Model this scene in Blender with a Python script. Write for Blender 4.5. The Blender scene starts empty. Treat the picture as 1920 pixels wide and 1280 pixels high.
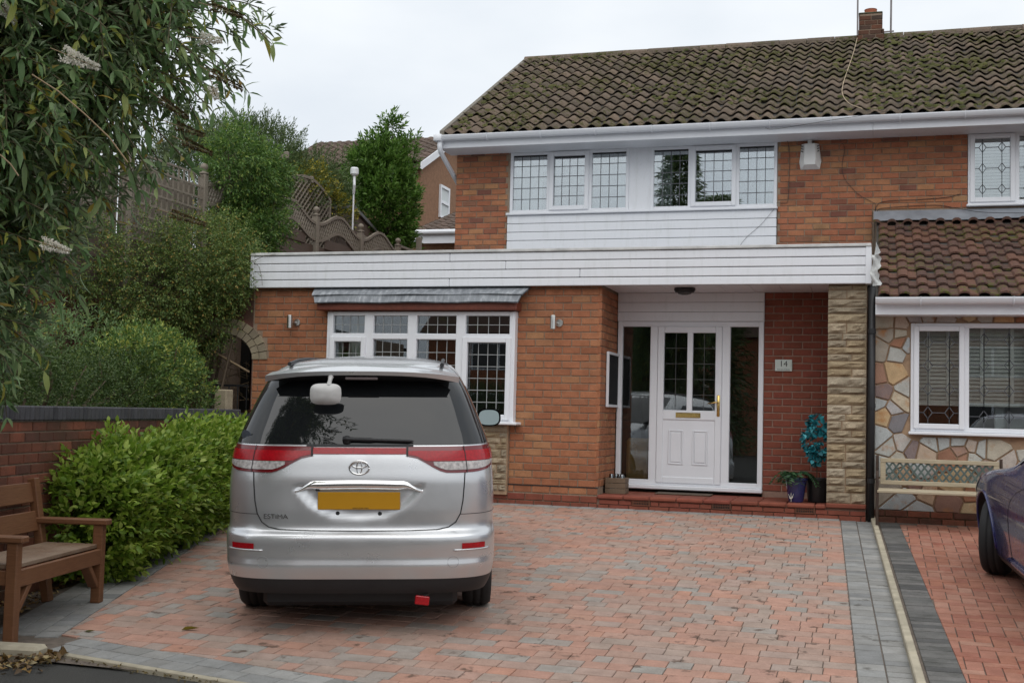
import bpy, math, random
import numpy as np
from math import sin, cos, pi, radians, sqrt, atan2
from mathutils import Vector, Matrix
random.seed(7); rng = np.random.default_rng(11)
scene = bpy.context.scene
COL = scene.collection

# ------------------------------------------------------------------ camera
YAW, PITCH, ROLL = radians(17.0), radians(3.43), radians(1.45)
fwd = Vector((-sin(YAW)*cos(PITCH), cos(YAW)*cos(PITCH), sin(PITCH)))
r0 = Vector((cos(YAW), sin(YAW), 0)); u0 = r0.cross(fwd)
rgt = cos(ROLL)*r0 + sin(ROLL)*u0; upv = -sin(ROLL)*r0 + cos(ROLL)*u0
cam = bpy.data.cameras.new('camera'); camo = bpy.data.objects.new('camera', cam); COL.objects.link(camo)
M = Matrix((rgt, upv, -fwd)).transposed().to_4x4(); M.translation = (0, 0, 1.045)
camo.matrix_world = M
cam.sensor_width = 36.0; cam.lens = 2250/1920*36.0; cam.clip_start = .05; cam.clip_end = 3000
scene.camera = camo

# ------------------------------------------------------------------ sky, sun, exposure (overcast)
SUN_EL, SUN_AZ = radians(60), radians(165)
W = bpy.data.worlds.new('World'); scene.world = W; W.use_nodes = True
nt = W.node_tree; nt.nodes.clear()
def wn(t): return nt.nodes.new(t)
sky = wn('ShaderNodeTexSky'); sky.sky_type = 'NISHITA'; sky.sun_disc = False
sky.sun_elevation = SUN_EL; sky.sun_rotation = SUN_AZ; sky.dust_density = 4.0
sc = wn('ShaderNodeMixRGB'); sc.blend_type = 'MULTIPLY'; sc.inputs[0].default_value = 1; sc.inputs[2].default_value = (.1, .1, .1, 1)
nt.links.new(sky.outputs[0], sc.inputs[1])
tc = wn('ShaderNodeTexCoord'); nz = wn('ShaderNodeTexNoise'); nz.inputs['Scale'].default_value = 2.6; nz.inputs['Detail'].default_value = 5
mp = wn('ShaderNodeMapping'); mp.inputs['Scale'].default_value = (1, 1, 2.4)
nt.links.new(tc.outputs['Generated'], mp.inputs[0]); nt.links.new(mp.outputs[0], nz.inputs['Vector'])
cr = wn('ShaderNodeValToRGB'); cr.color_ramp.elements[0].position = .32; cr.color_ramp.elements[0].color = (.69, .745, .81, 1)
cr.color_ramp.elements[1].position = .68; cr.color_ramp.elements[1].color = (.90, .93, .955, 1)
nt.links.new(nz.outputs[0], cr.inputs[0])
mx = wn('ShaderNodeMixRGB'); mx.inputs[0].default_value = .96
nt.links.new(sc.outputs[0], mx.inputs[1]); nt.links.new(cr.outputs[0], mx.inputs[2])
bg = wn('ShaderNodeBackground'); bg.inputs['Strength'].default_value = 1.0
wo = wn('ShaderNodeOutputWorld'); nt.links.new(mx.outputs[0], bg.inputs[0]); nt.links.new(bg.outputs[0], wo.inputs[0])
sl = bpy.data.lights.new('sun', 'SUN'); sl.energy = 1.5; sl.angle = radians(80); sl.color = (1, .97, .92)
so = bpy.data.objects.new('sun', sl); COL.objects.link(so)
so.rotation_euler = Vector((-sin(SUN_AZ)*cos(SUN_EL), -cos(SUN_AZ)*cos(SUN_EL), -sin(SUN_EL))).to_track_quat('-Z', 'Y').to_euler()
vs = scene.view_settings; vs.view_transform = 'Standard'; vs.look = 'None'; vs.exposure = 0.20; vs.gamma = 1.0
scene.cycles.max_bounces = 8; scene.cycles.use_adaptive_sampling = True; scene.cycles.use_denoising = True

# ------------------------------------------------------------------ helpers: materials
MATS = {}
class NM:
    def __init__(s, name, rough=.6, spec=.3):
        s.m = bpy.data.materials.new(name); s.m.use_nodes = True; s.t = s.m.node_tree
        s.b = s.t.nodes['Principled BSDF']; s.b.inputs['Roughness'].default_value = rough
        s.b.inputs['Specular IOR Level'].default_value = spec; s.out = s.t.nodes['Material Output']
        MATS[name] = s.m; s._pos = None
    def n(s, t, **k):
        x = s.t.nodes.new(t)
        for a, v in k.items(): setattr(x, a, v)
        return x
    def l(s, a, b): s.t.links.new(a, b)
    def pos(s):
        if s._pos is None: s._pos = s.n('ShaderNodeNewGeometry').outputs['Position']
        return s._pos
    def noise(s, scale, detail=3, stretch=None, rough=.55):
        x = s.n('ShaderNodeTexNoise'); x.inputs['Scale'].default_value = scale; x.inputs['Detail'].default_value = detail; x.inputs['Roughness'].default_value = rough
        if stretch:
            m = s.n('ShaderNodeMapping'); m.inputs['Scale'].default_value = stretch; s.l(s.pos(), m.inputs[0]); s.l(m.outputs[0], x.inputs['Vector'])
        else: s.l(s.pos(), x.inputs['Vector'])
        return x.outputs['Fac']
    def rnd(s):
        a = s.n('ShaderNodeAttribute', attribute_name='rnd'); o = s.n('ShaderNodeObjectInfo')
        ad = s.n('ShaderNodeMath', operation='ADD'); fr = s.n('ShaderNodeMath', operation='FRACT')
        s.l(a.outputs['Fac'], ad.inputs[0]); s.l(o.outputs['Random'], ad.inputs[1]); s.l(ad.outputs[0], fr.inputs[0]); return fr.outputs[0]
    def ramp(s, fac, stops, const=False):
        r = s.n('ShaderNodeValToRGB'); e = r.color_ramp.elements
        if const: r.color_ramp.interpolation = 'CONSTANT'
        while len(e) < len(stops): e.new(.5)
        for i, (p, c) in enumerate(stops): e[i].position = p; e[i].color = tuple(c)+(1,)
        s.l(fac, r.inputs[0]); return r.outputs[0]
    def mix(s, fac, a, b, mode='MIX'):
        m = s.n('ShaderNodeMixRGB', blend_type=mode)
        for i, v in ((0, fac), (1, a), (2, b)):
            if isinstance(v, (int, float)): m.inputs[i].default_value = v
            elif isinstance(v, tuple): m.inputs[i].default_value = v+(1,)
            else: s.l(v, m.inputs[i])
        return m.outputs[0]
    def rng(s, fac, a, b, c=0., d=1.):
        m = s.n('ShaderNodeMapRange'); m.inputs[1].default_value = a; m.inputs[2].default_value = b; m.inputs[3].default_value = c; m.inputs[4].default_value = d
        s.l(fac, m.inputs[0]); return m.outputs[0]
    def col(s, c):
        if isinstance(c, tuple): s.b.inputs['Base Color'].default_value = c+(1,)
        else: s.l(c, s.b.inputs['Base Color'])
        return s
    def bump(s, h, strength=.3, dist=.01):
        b = s.n('ShaderNodeBump'); b.inputs['Strength'].default_value = strength; b.inputs['Distance'].default_value = dist
        s.l(h, b.inputs['Height']); s.l(b.outputs[0], s.b.inputs['Normal']); return s
def simple(name, c, rough=.5, metal=0., spec=.4, var=.12, scale=14, coat=0):
    k = NM(name, rough, spec); n = k.noise(scale, 4)
    k.col(k.mix(1., k.ramp(n, [(.25, tuple(v*(1-var) for v in c)), (.75, tuple(min(1, v*(1+var)) for v in c))]), (1., 1., 1.), 'MULTIPLY'))
    k.b.inputs['Metallic'].default_value = metal
    if coat: k.b.inputs['Coat Weight'].default_value = coat; k.b.inputs['Coat Roughness'].default_value = .04
    k.bump(k.noise(scale*6, 2), .05, .004)
    return k.m
def piece(name, stops, rough=.85, grain=.25, blotch=(.5,), stain=None, bump=.5, fine=90):
    """bricks, tiles, pavers: each piece takes its own tone from the palette, with grain and stains"""
    k = NM(name, rough, .25)
    c = k.ramp(k.rnd(), stops)
    n1 = k.noise(fine, 4); n2 = k.noise(9, 4)
    c = k.mix(1., c, k.ramp(n1, [(.25, (1-grain,)*3), (.75, (1+grain*.6,)*3)]), 'MULTIPLY')
    c = k.mix(1., c, k.ramp(n2, [(.3, (.82, .80, .78)), (.7, (1.08, 1.06, 1.05))]), 'MULTIPLY')
    if stain:
        for sc_, a, b, sc_col, st in stain:
            c = k.mix(k.rng(k.noise(sc_, 5, rough=.65), a, b, 0, st), c, sc_col)
    k.col(c); k.bump(n1, bump, .006); return k.m
def leafmat(name, stops, trans=.3, rough=.45):
    k = NM(name, rough, .35); c = k.ramp(k.rnd(), stops)
    c = k.mix(1., c, k.ramp(k.noise(3.0, 3), [(.3, (.78, .8, .78)), (.7, (1.15, 1.12, 1.1))]), 'MULTIPLY')
    k.col(c); t = k.n('ShaderNodeBsdfTranslucent'); k.l(c, t.inputs[0])
    m = k.n('ShaderNodeMixShader'); m.inputs[0].default_value = trans
    k.l(k.b.outputs[0], m.inputs[1]); k.l(t.outputs[0], m.inputs[2]); k.l(m.outputs[0], k.out.inputs[0]); return k.m
def glassmat(name, refl, tint, rough=.0):
    """coated pane: part mirror, part clear"""
    k = NM(name); t = k.n('ShaderNodeBsdfTransparent'); t.inputs[0].default_value = tint+(1,)
    g = k.n('ShaderNodeBsdfGlossy'); g.inputs[0].default_value = (.93, .97, 1, 1); g.inputs['Roughness'].default_value = rough
    f = k.n('ShaderNodeFresnel'); f.inputs['IOR'].default_value = 1.5
    a = k.n('ShaderNodeMath', operation='ADD'); a.inputs[1].default_value = refl; a.use_clamp = True; k.l(f.outputs[0], a.inputs[0])
    m = k.n('ShaderNodeMixShader'); k.l(a.outputs[0], m.inputs[0]); k.l(t.outputs[0], m.inputs[1]); k.l(g.outputs[0], m.inputs[2]); k.l(m.outputs[0], k.out.inputs[0])
    return k.m

BR = piece('orange_brick', [(0, (0.298, 0.118, 0.062)), (.18, (0.341, 0.138, 0.072)), (.4, (0.379, 0.160, 0.082)), (.6, (0.348, 0.138, 0.072)), (.78, (0.391, 0.179, 0.090)), (.9, (0.280, 0.116, 0.066)), (.97, (0.410, 0.211, 0.106)), (1, (0.310, 0.127, 0.069))], bump=.6)
BRU = piece('upper_brick', [(0, (0.188, 0.075, 0.054)), (.06, (0.322, 0.123, 0.067)), (.3, (0.376, 0.144, 0.078)), (.5, (0.403, 0.178, 0.091)), (.68, (0.336, 0.123, 0.069)), (.84, (0.429, 0.219, 0.108)), (.94, (0.201, 0.083, 0.061)), (.98, (0.483, 0.287, 0.134)), (1, (0.376, 0.136, 0.069))], bump=.6, stain=[(2.2, .52, .75, (.10, .075, .045), .45)])
BRR = piece('red_brick', [(0, (0.196, 0.062, 0.040)), (.5, (0.246, 0.078, 0.050)), (1, (0.218, 0.062, 0.043))], grain=.15, bump=.4)
BRD = piece('garden_brick', [(0, (.12, .05, .035)), (.3, (.22, .075, .045)), (.6, (.28, .10, .06)), (.8, (.10, .05, .04)), (1, (.20, .07, .04))], stain=[(3, .45, .7, (.05, .045, .03), .6)])
MORT = simple('mortar', (.27, .20, .145), .95, var=.2, scale=30)
MORTR = simple('red_wall_mortar', (.27, .17, .13), .95, var=.2, scale=30)
STONE = piece('split_sandstone', [(0, (0.323, 0.252, 0.159)), (.25, (0.380, 0.306, 0.201)), (.5, (0.294, 0.247, 0.180)), (.7, (0.418, 0.344, 0.244)), (.85, (0.275, 0.233, 0.170)), (1, (0.437, 0.378, 0.286))], grain=.3, stain=[(14, .58, .76, (.22, .18, .12), .6)], bump=.8)
CRAZY = piece('crazy_stone', [(0, (0.500, 0.495, 0.442)), (.2, (0.429, 0.469, 0.483)), (.4, (0.547, 0.445, 0.282)), (.55, (0.523, 0.309, 0.148)), (.7, (0.476, 0.520, 0.537)), (.82, (0.357, 0.160, 0.081)), (.9, (0.203, 0.198, 0.215)), (1, (0.571, 0.495, 0.363))], grain=.2, stain=[(5.5, .55, .72, (.40, .17, .05), .8), (9, .62, .75, (.16, .09, .05), .7)])
CRMORT = simple('crazy_mortar', (.33, .22, .14), .9, var=.2, scale=20)
def tilemat(name, stops, moss, amt, lichen):
    k = NM(name, .9, .2); c = k.ramp(k.rnd(), stops)
    c = k.mix(1., c, k.ramp(k.noise(70, 4), [(.25, (.68,)*3), (.75, (1.2,)*3)]), 'MULTIPLY')
    c = k.mix(k.rng(k.noise(38, 5), .60, .70, 0, .75), c, lichen)
    big = k.noise(1.1, 4); fine = k.noise(13, 6, rough=.7)
    ad = k.n('ShaderNodeMath', operation='MULTIPLY_ADD'); k.l(big, ad.inputs[0]); ad.inputs[1].default_value = .55; k.l(fine, ad.inputs[2])
    mm = k.rng(ad.outputs[0], amt, amt+.10, 0, .95)
    c = k.mix(mm, c, k.ramp(k.noise(25, 3), [(.3, moss), (.7, tuple(v*1.9 for v in moss))]))
    k.col(c); k.bump(fine, .7, .02); return k.m
TILE = tilemat('mossy_roof_tile', [(0, (.10, .080, .062)), (.5, (.135, .105, .082)), (.8, (.175, .13, .098)), (1, (.115, .09, .07))], (.040, .040, .011), .785, (.30, .26, .21))
TILEB = tilemat('brown_roof_tile', [(0, (.075, .045, .037)), (.5, (.10, .055, .043)), (.8, (.13, .065, .045)), (1, (.085, .05, .042))], (.050, .055, .010), .83, (.26, .12, .07))
TILEF = tilemat('far_roof_tile', [(0, (.10, .075, .06)), (1, (.14, .10, .08))], (.07, .06, .02), .95, (.2, .17, .14))
PVC = simple('white_upvc', (.74, .755, .79), .32, var=.03, scale=4)
def cladm():
    k = NM('white_cladding', .38, .4); c = k.mix(k.rng(k.noise(3, 5, (5, 5, .8), .65), .5, .8, 0, .35), (.735, .75, .785), (.50, .52, .50)); k.col(k.mix(k.rng(k.noise(40, 4), .62, .75, 0, .25), c, (.42, .42, .38))); k.bump(k.noise(1.6, 2), .06, .03); return k.m
PVCG = cladm()
DARKGAP = simple('dark_gap', (.03, .03, .032), .8)
def leadm():
    k = NM('lead_sheet', .55, .4); n = k.noise(9, 5, (2.5, 1, .8)); k.col(k.ramp(n, [(.3, (.13, .14, .155)), (.55, (.22, .235, .255)), (.75, (.42, .44, .46))])); k.b.inputs['Metallic'].default_value = .15; k.bump(k.noise(30, 3), .4, .01); return k.m
LEAD = leadm()
FLASH = simple('grey_flashing', (.22, .235, .26), .5, var=.25, scale=5)
BEAM = simple('stained_timber', (.16, .042, .024), .45, var=.2, scale=20)
GLASS = glassmat('reflective_pane', .31, (.80, .84, .84))
GLASSD = glassmat('clear_pane', .045, (.88, .90, .90))
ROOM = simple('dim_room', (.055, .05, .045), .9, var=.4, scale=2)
CURT = simple('net_curtain', (.62, .66, .66), .9, var=.05, scale=3)
LEADCAME = simple('lead_came', (.10, .105, .115), .45, metal=.4)
CAMEL = simple('light_came', (.36, .37, .37), .4, metal=.3)
GOLD = simple('brass', (.62, .44, .16), .25, metal=1.)
BLACK = simple('black_plastic', (.018, .018, .02), .5)
STEEL = simple('brushed_steel', (.62, .62, .60), .28, metal=1.)
PAV = piece('red_paver', [(0, (0.362, 0.224, 0.180)), (.14, (0.402, 0.230, 0.175)), (.3, (0.352, 0.245, 0.200)), (.45, (0.332, 0.265, 0.225)), (.6, (0.412, 0.240, 0.184)), (.74, (0.317, 0.265, 0.234)), (.86, (0.292, 0.281, 0.259)), (.95, (0.432, 0.230, 0.165)), (1, (0.362, 0.235, 0.184))], grain=.16, stain=[(6.5, .595, .665, (.085, .055, .04), .8), (1.2, .5, .8, (.17, .12, .095), .45)], bump=.35)
PAVG = piece('grey_paver', [(0, (.19, .195, .195)), (.4, (.27, .275, .27)), (.7, (.235, .235, .225)), (1, (.31, .31, .30))], grain=.15, stain=[(5, .62, .70, (.075, .07, .06), .75)], bump=.35)
PAVN = piece('orange_block', [(0, (0.320, 0.138, 0.091)), (.4, (0.359, 0.180, 0.130)), (.7, (0.291, 0.120, 0.085)), (1, (0.369, 0.204, 0.150))], grain=.16, stain=[(4, .60, .70, (.22, .055, .035), .6)], bump=.35)
PAVNG = piece('charcoal_block', [(0, (.085, .085, .085)), (.5, (.13, .13, .125)), (1, (.17, .165, .16))], grain=.2, stain=[(5, .5, .7, (.05, .05, .045), .6)])
SAND = simple('joint_sand', (.13, .105, .085), .95, var=.3, scale=20)
def asph():
    k = NM('asphalt', .85, .3); n = k.noise(160, 3); c = k.ramp(n, [(.35, (.026, .026, .025)), (.6, (.055, .054, .05)), (.72, (.13, .125, .115))]); c = k.mix(k.rng(k.noise(1.2, 4), .4, .7, 0, .4), c, (.075, .07, .06)); k.col(c); k.bump(n, .9, .006); return k.m
ASPH = asph()
SOIL = simple('dark_soil', (.045, .032, .022), .95, var=.5, scale=12)
CONC = simple('pale_edging', (.36, .32, .24), .85, var=.25, scale=8)
def woodm(name, c, d, axis=(1, 1, 12), rough=.6):
    k = NM(name, rough, .3); n = k.noise(9, 5, axis); w = k.noise(2.5, 3)
    k.col(k.mix(k.rng(w, .35, .7, 0, .6), k.ramp(n, [(.3, c), (.7, tuple(v*1.5 for v in c))]), d)); k.bump(n, .3, .006); return k.m
WOOD = woodm('stained_bench_wood', (.115, .050, .023), (.18, .085, .042), rough=.5)
WOODW = woodm('worn_seat_wood', (.13, .08, .05), (.30, .24, .18), (3, 14, 14))
FENCE = woodm('weathered_fence_wood', (.16, .135, .108), (.25, .215, .17))
FENCED = woodm('dark_fence_board', (.085, .060, .047), (.125, .095, .075), (1, 1, 14))
PALEW = woodm('pale_slat_wood', (.30, .25, .17), (.42, .37, .28))
BARK = woodm('bark', (.07, .05, .032), (.12, .09, .06))
CANE = simple('tan_cane', (.24, .17, .10), .8)
BLUEB = piece('blue_coping_brick', [(0, (.055, .055, .062)), (.5, (.085, .085, .095)), (1, (.07, .068, .072))], grain=.25)

# ------------------------------------------------------------------ helpers: meshes and objects
class MB:
    def __init__(s): s.v = []; s.f = []; s.r = []
    def add(s, vs, fs, rnd=0.):
        o = len(s.v); s.v += [tuple(p) for p in vs]; s.f += [tuple(i+o for i in q) for q in fs]; s.r += [rnd]*len(fs); return s
    def box(s, x0, x1, y0, y1, z0, z1, rnd=0., fn=None):
        v = [(x0,y0,z0),(x1,y0,z0),(x1,y1,z0),(x0,y1,z0),(x0,y0,z1),(x1,y0,z1),(x1,y1,z1),(x0,y1,z1)]
        if fn: v = [fn(*p) for p in v]
        return s.add(v, [(3,2,1,0),(4,5,6,7),(0,1,5,4),(1,2,6,5),(2,3,7,6),(3,0,4,7)], rnd)
    def bbox(s, x0, x1, y0, y1, z0, z1, b=.006, rnd=0., fn=None):
        """box with chamfered edges (all twelve)"""
        v = []; b = min(b, (x1-x0)*.45, (y1-y0)*.45, (z1-z0)*.45)
        X = (x0, x0+b, x1-b, x1); Y = (y0, y0+b, y1-b, y1); Z = (z0, z0+b, z1-b, z1)
        idx = {}
        def P(i, j, k):
            if (i, j, k) not in idx: idx[(i, j, k)] = len(v); v.append((X[i], Y[j], Z[k]))
            return idx[(i, j, k)]
        fs = [[P(1,0,1),P(2,0,1),P(2,0,2),P(1,0,2)], [P(2,3,1),P(1,3,1),P(1,3,2),P(2,3,2)], [P(0,2,1),P(0,1,1),P(0,1,2),P(0,2,2)], [P(3,1,1),P(3,2,1),P(3,2,2),P(3,1,2)], [P(1,1,3),P(2,1,3),P(2,2,3),P(1,2,3)], [P(1,2,0),P(2,2,0),P(2,1,0),P(1,1,0)]]
        fs += [[P(1,1,0),P(2,1,0),P(2,0,1),P(1,0,1)], [P(2,2,0),P(1,2,0),P(1,3,1),P(2,3,1)], [P(1,0,2),P(2,0,2),P(2,1,3),P(1,1,3)], [P(2,3,2),P(1,3,2),P(1,2,3),P(2,2,3)],
               [P(1,2,0),P(1,1,0),P(0,1,1),P(0,2,1)], [P(2,1,0),P(2,2,0),P(3,2,1),P(3,1,1)], [P(0,1,2),P(1,1,3),P(1,2,3),P(0,2,2)], [P(3,1,2),P(3,2,2),P(2,2,3),P(2,1,3)],
               [P(0,1,1),P(1,0,1),P(1,0,2),P(0,1,2)], [P(2,0,1),P(3,1,1),P(3,1,2),P(2,0,2)], [P(3,2,1),P(2,3,1),P(2,3,2),P(3,2,2)], [P(1,3,1),P(0,2,1),P(0,2,2),P(1,3,2)],
               [P(1,1,0),P(1,0,1),P(0,1,1)], [P(2,1,0),P(3,1,1),P(2,0,1)], [P(2,2,0),P(2,3,1),P(3,2,1)], [P(1,2,0),P(0,2,1),P(1,3,1)], [P(1,1,3),P(0,1,2),P(1,0,2)], [P(2,1,3),P(2,0,2),P(3,1,2)], [P(2,2,3),P(3,2,2),P(2,3,2)], [P(1,2,3),P(1,3,2),P(0,2,2)]]
        if fn: v = [fn(*p) for p in v]
        return s.add(v, fs, rnd)
    def obox(s, c, ax, ay, az, rnd=0., b=0):
        """oriented box: centre and three half-extent vectors"""
        c, ax, ay, az = map(Vector, (c, ax, ay, az)); f = lambda x, y, z: c+ax*x+ay*y+az*z
        if b: lx, ly, lz = ax.length, ay.length, az.length; return s.bbox(-lx, lx, -ly, ly, -lz, lz, b, rnd, lambda x, y, z: f(x/lx, y/ly, z/lz))
        return s.box(-1, 1, -1, 1, -1, 1, rnd, f)
    def bar(s, p, q, w, h, rnd=0., up=(0, 0, 1), b=0):
        p, q = Vector(p), Vector(q); d = q-p; z = Vector(up); sx = d.cross(z)
        if sx.length < 1e-5: sx = d.cross(Vector((1, 0, 0)))
        sx.normalize(); z = sx.cross(d).normalized(); return s.obox((p+q)/2, d/2, sx*w/2, z*h/2, rnd, b)
    def prism(s, poly, f0, f1, rnd=0.):
        """polygon extruded: f0(u,v), f1(u,v) give the two caps"""
        n = len(poly); v = [f0(*p) for p in poly]+[f1(*p) for p in poly]
        return s.add(v, [tuple(range(n)), tuple(range(2*n-1, n-1, -1))]+[(i, i+n, (i+1) % n+n, (i+1) % n) for i in range(n)], rnd)
    def tube(s, pts, r, n=8, rnd=0., caps=True):
        pts = [Vector(p) for p in pts]; m = len(pts); rr = r if isinstance(r, (list, tuple)) else [r]*m; vs = []; fs = []; ref = None
        for i, p in enumerate(pts):
            d = (pts[min(i+1, m-1)]-pts[max(i-1, 0)]).normalized()
            if ref is None: ref = d.cross(Vector((0, 0, 1)) if abs(d.z) < .9 else Vector((1, 0, 0))).normalized()
            ref = (ref-d*ref.dot(d)).normalized(); o = d.cross(ref)
            vs += [p+(ref*cos(2*pi*j/n)+o*sin(2*pi*j/n))*rr[i] for j in range(n)]
        for i in range(m-1):
            for j in range(n): fs.append((i*n+j, i*n+(j+1) % n, (i+1)*n+(j+1) % n, (i+1)*n+j))
        if caps: fs += [tuple(range(n-1, -1, -1)), tuple(range((m-1)*n, m*n))]
        return s.add(vs, fs, rnd)
    def lathe(s, prof, c=(0, 0, 0), n=20, rnd=0.):
        vs = []; fs = []; m = len(prof)
        for r, z in prof: vs += [(c[0]+r*cos(2*pi*j/n), c[1]+r*sin(2*pi*j/n), c[2]+z) for j in range(n)]
        for i in range(m-1):
            for j in range(n): fs.append((i*n+j, i*n+(j+1) % n, (i+1)*n+(j+1) % n, (i+1)*n+j))
        fs += [tuple(range(n-1, -1, -1)), tuple(range((m-1)*n, m*n))]
        return s.add(vs, fs, rnd)
    def grid(s, fn, nu, nv, rnd=0., flip=False):
        vs = [fn(i/nu, j/nv) for j in range(nv+1) for i in range(nu+1)]; w = nu+1
        fs = [(j*w+i, j*w+i+1, (j+1)*w+i+1, (j+1)*w+i) for j in range(nv) for i in range(nu)]
        if flip: fs = [q[::-1] for q in fs]
        return s.add(vs, fs, rnd)
    def mesh(s, name, smooth=False):
        me = bpy.data.meshes.new(name); me.from_pydata(s.v, [], s.f)
        if any(s.r): a = me.attributes.new('rnd', 'FLOAT', 'FACE'); a.data.foreach_set('value', s.r)
        if smooth: me.polygons.foreach_set('use_smooth', [True]*len(me.polygons))
        me.update(); return me
    def build(s, name, mat, parent=None, smooth=False, **k): return put(name, s.mesh(name, smooth), mat, parent, **k)
OFF = {}
def put(name, me, mat, parent=None, loc=None, rot=None, scale=None, kind=None, label=None):
    """link a mesh; a part's mesh is in world coordinates unless its thing is a turned one"""
    if mat is not None and len(me.materials) == 0: me.materials.append(mat)
    o = bpy.data.objects.new(name, me); COL.objects.link(o)
    if parent is not None:
        o.parent = parent
        if loc is None and parent in OFF: o.location = -OFF[parent]
    if loc is not None: o.location = Vector(loc)-(OFF[parent] if parent in OFF else Vector())
    if rot is not None: o.rotation_euler = rot
    if scale is not None: o.scale = scale
    if kind: o['kind'] = kind
    if label: o['label'] = label
    return o
def tag(o, label, cat, group=None):
    o['label'] = label; o['category'] = cat
    if group: o['group'] = group
    return o
def thing(name, loc, label, cat, group=None, rot=None):
    """an Empty at a thing's base; rot given: its parts are in local coordinates"""
    o = bpy.data.objects.new(name, None); COL.objects.link(o); o.location = loc; o.empty_display_size = .1
    if rot is None: OFF[o] = Vector(loc)
    else: o.rotation_euler = rot
    return tag(o, label, cat, group)
def CW(l, z, h=0.): return Vector((l*cos(YAW)-z*sin(YAW), l*sin(YAW)+z*cos(YAW), h))   # a place given by its offset across and along the drive's axis
def g(y): return -.06*(13.5-y) if y < 13.5 else 0.   # the drive rises to the house
def curve(pts, n=6):
    P = [Vector(p) for p in pts]; P = [P[0]*2-P[1]]+P+[P[-1]*2-P[-2]]; out = []
    for i in range(1, len(P)-2):
        for k in range(n):
            t = k/n; out.append(.5*((2*P[i])+(P[i+1]-P[i-1])*t+(2*P[i-1]-5*P[i]+4*P[i+1]-P[i+2])*t*t+(3*P[i]-P[i-1]-3*P[i+1]+P[i+2])*t**3))
    return out+[P[-2]]
def smooth(a, b, x): t = max(0., min(1., (x-a)/(b-a))); return t*t*(3-2*t)
def interp(x, ks):
    xs = [k[0] for k in ks]; ys = [k[1] for k in ks]
    return float(np.interp(x, xs, ys))
_pch = {}
def spl(x, ks):
    """monotone cubic through knots"""
    key = id(ks)
    if key not in _pch:
        xs = np.array([k[0] for k in ks], float); ys = np.array([k[1] for k in ks], float); h = np.diff(xs); d = np.diff(ys)/h; m = np.zeros(len(xs))
        m[0] = d[0]; m[-1] = d[-1]
        for i in range(1, len(xs)-1): m[i] = 0 if d[i-1]*d[i] <= 0 else 2*d[i-1]*d[i]/(d[i-1]+d[i])
        _pch[key] = (xs, ys, m, ks)
    xs, ys, m, _ = _pch[key]
    if x <= xs[0]: return float(ys[0])
    if x >= xs[-1]: return float(ys[-1])
    i = int(np.searchsorted(xs, x)-1); h = xs[i+1]-xs[i]; t = (x-xs[i])/h
    return float(ys[i]*(1+2*t)*(1-t)**2+m[i]*h*t*(1-t)**2+ys[i+1]*t*t*(3-2*t)+m[i+1]*h*t*t*(t-1))
def clip(poly, a, b, c):
    """keep a*x+b*y<=c"""
    out = []
    for i in range(len(poly)):
        p, q = poly[i], poly[(i+1) % len(poly)]; dp, dq = a*p[0]+b*p[1]-c, a*q[0]+b*q[1]-c
        if dp <= 0: out.append(p)
        if (dp < 0 < dq) or (dq < 0 < dp): t = dp/(dp-dq); out.append((p[0]+(q[0]-p[0])*t, p[1]+(q[1]-p[1])*t))
    return out
def area(poly): return abs(sum(poly[i][0]*poly[(i+1) % len(poly)][1]-poly[(i+1) % len(poly)][0]*poly[i][1] for i in range(len(poly))))/2 if len(poly) > 2 else 0
def text_mesh(body, size, mat, extrude=.001, font_scale_x=1., align='CENTER'):
    c = bpy.data.curves.new('lettering', 'FONT'); c.body = body; c.size = size; c.extrude = extrude; c.align_x = align; c.align_y = 'CENTER'
    o = bpy.data.objects.new('lettering', c); COL.objects.link(o); dg = bpy.context.evaluated_depsgraph_get()
    me = bpy.data.meshes.new_from_object(o.evaluated_get(dg)); bpy.data.objects.remove(o); bpy.data.curves.remove(c)
    for v in me.vertices: v.co.x *= font_scale_x
    me.materials.clear(); me.materials.append(mat); return me
def unit_brick(bx=.02, bz=.055):
    """front face at y=0, unit size, chamfered front edges"""
    m = MB(); x, z = .5, .5
    v = [(-x+bx,0,-z+bz),(x-bx,0,-z+bz),(x-bx,0,z-bz),(-x+bx,0,z-bz),(-x,.12,-z),(x,.12,-z),(x,.12,z),(-x,.12,z),(-x,1,-z),(x,1,-z),(x,1,z),(-x,1,z)]
    m.add(v, [(0,1,2,3),(4,5,1,0),(5,6,2,1),(6,7,3,2),(7,4,0,3),(8,9,5,4),(9,10,6,5),(10,11,7,6),(11,8,4,7)])
    return m
def brick_rects(u0, u1, v0, v1, opens=(), bl=.219, bh=.085, joint=.011, shift=0.):
    out = []; row = 0; v = v0
    while v < v1-.02:
        vb = min(v+bh-joint, v1); u = u0-(bl/2 if row % 2 else 0)-shift
        while u < u1:
            segs = [(max(u, u0), min(u+bl-joint, u1))]
            for (a, b, c, d) in opens:
                if min(vb, d)-max(v, c) > .35*(vb-v):
                    ns = []
                    for (p, q) in segs:
                        if b <= p or a >= q: ns.append((p, q)); continue
                        if a-p > .025: ns.append((p, a-.004))
                        if q-b > .025: ns.append((b+.004, q))
                    segs = ns
            out += [(p, q, v, vb) for p, q in segs if q-p > .025]
            u += bl
        v += bh; row += 1
    return out
def slab(u0, u1, v0, v1, opens, emit):
    us = sorted({u0, u1, *[x for o in opens for x in o[:2] if u0 < x < u1]}); vs_ = sorted({v0, v1, *[x for o in opens for x in o[2:] if v0 < x < v1]})
    for i in range(len(us)-1):
        for j in range(len(vs_)-1):
            cu, cv = (us[i]+us[i+1])/2, (vs_[j]+vs_[j+1])/2
            if not any(a < cu < b and c < cv < d for a, b, c, d in opens): emit(us[i], us[i+1], vs_[j], vs_[j+1])
UBRICK = None
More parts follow.
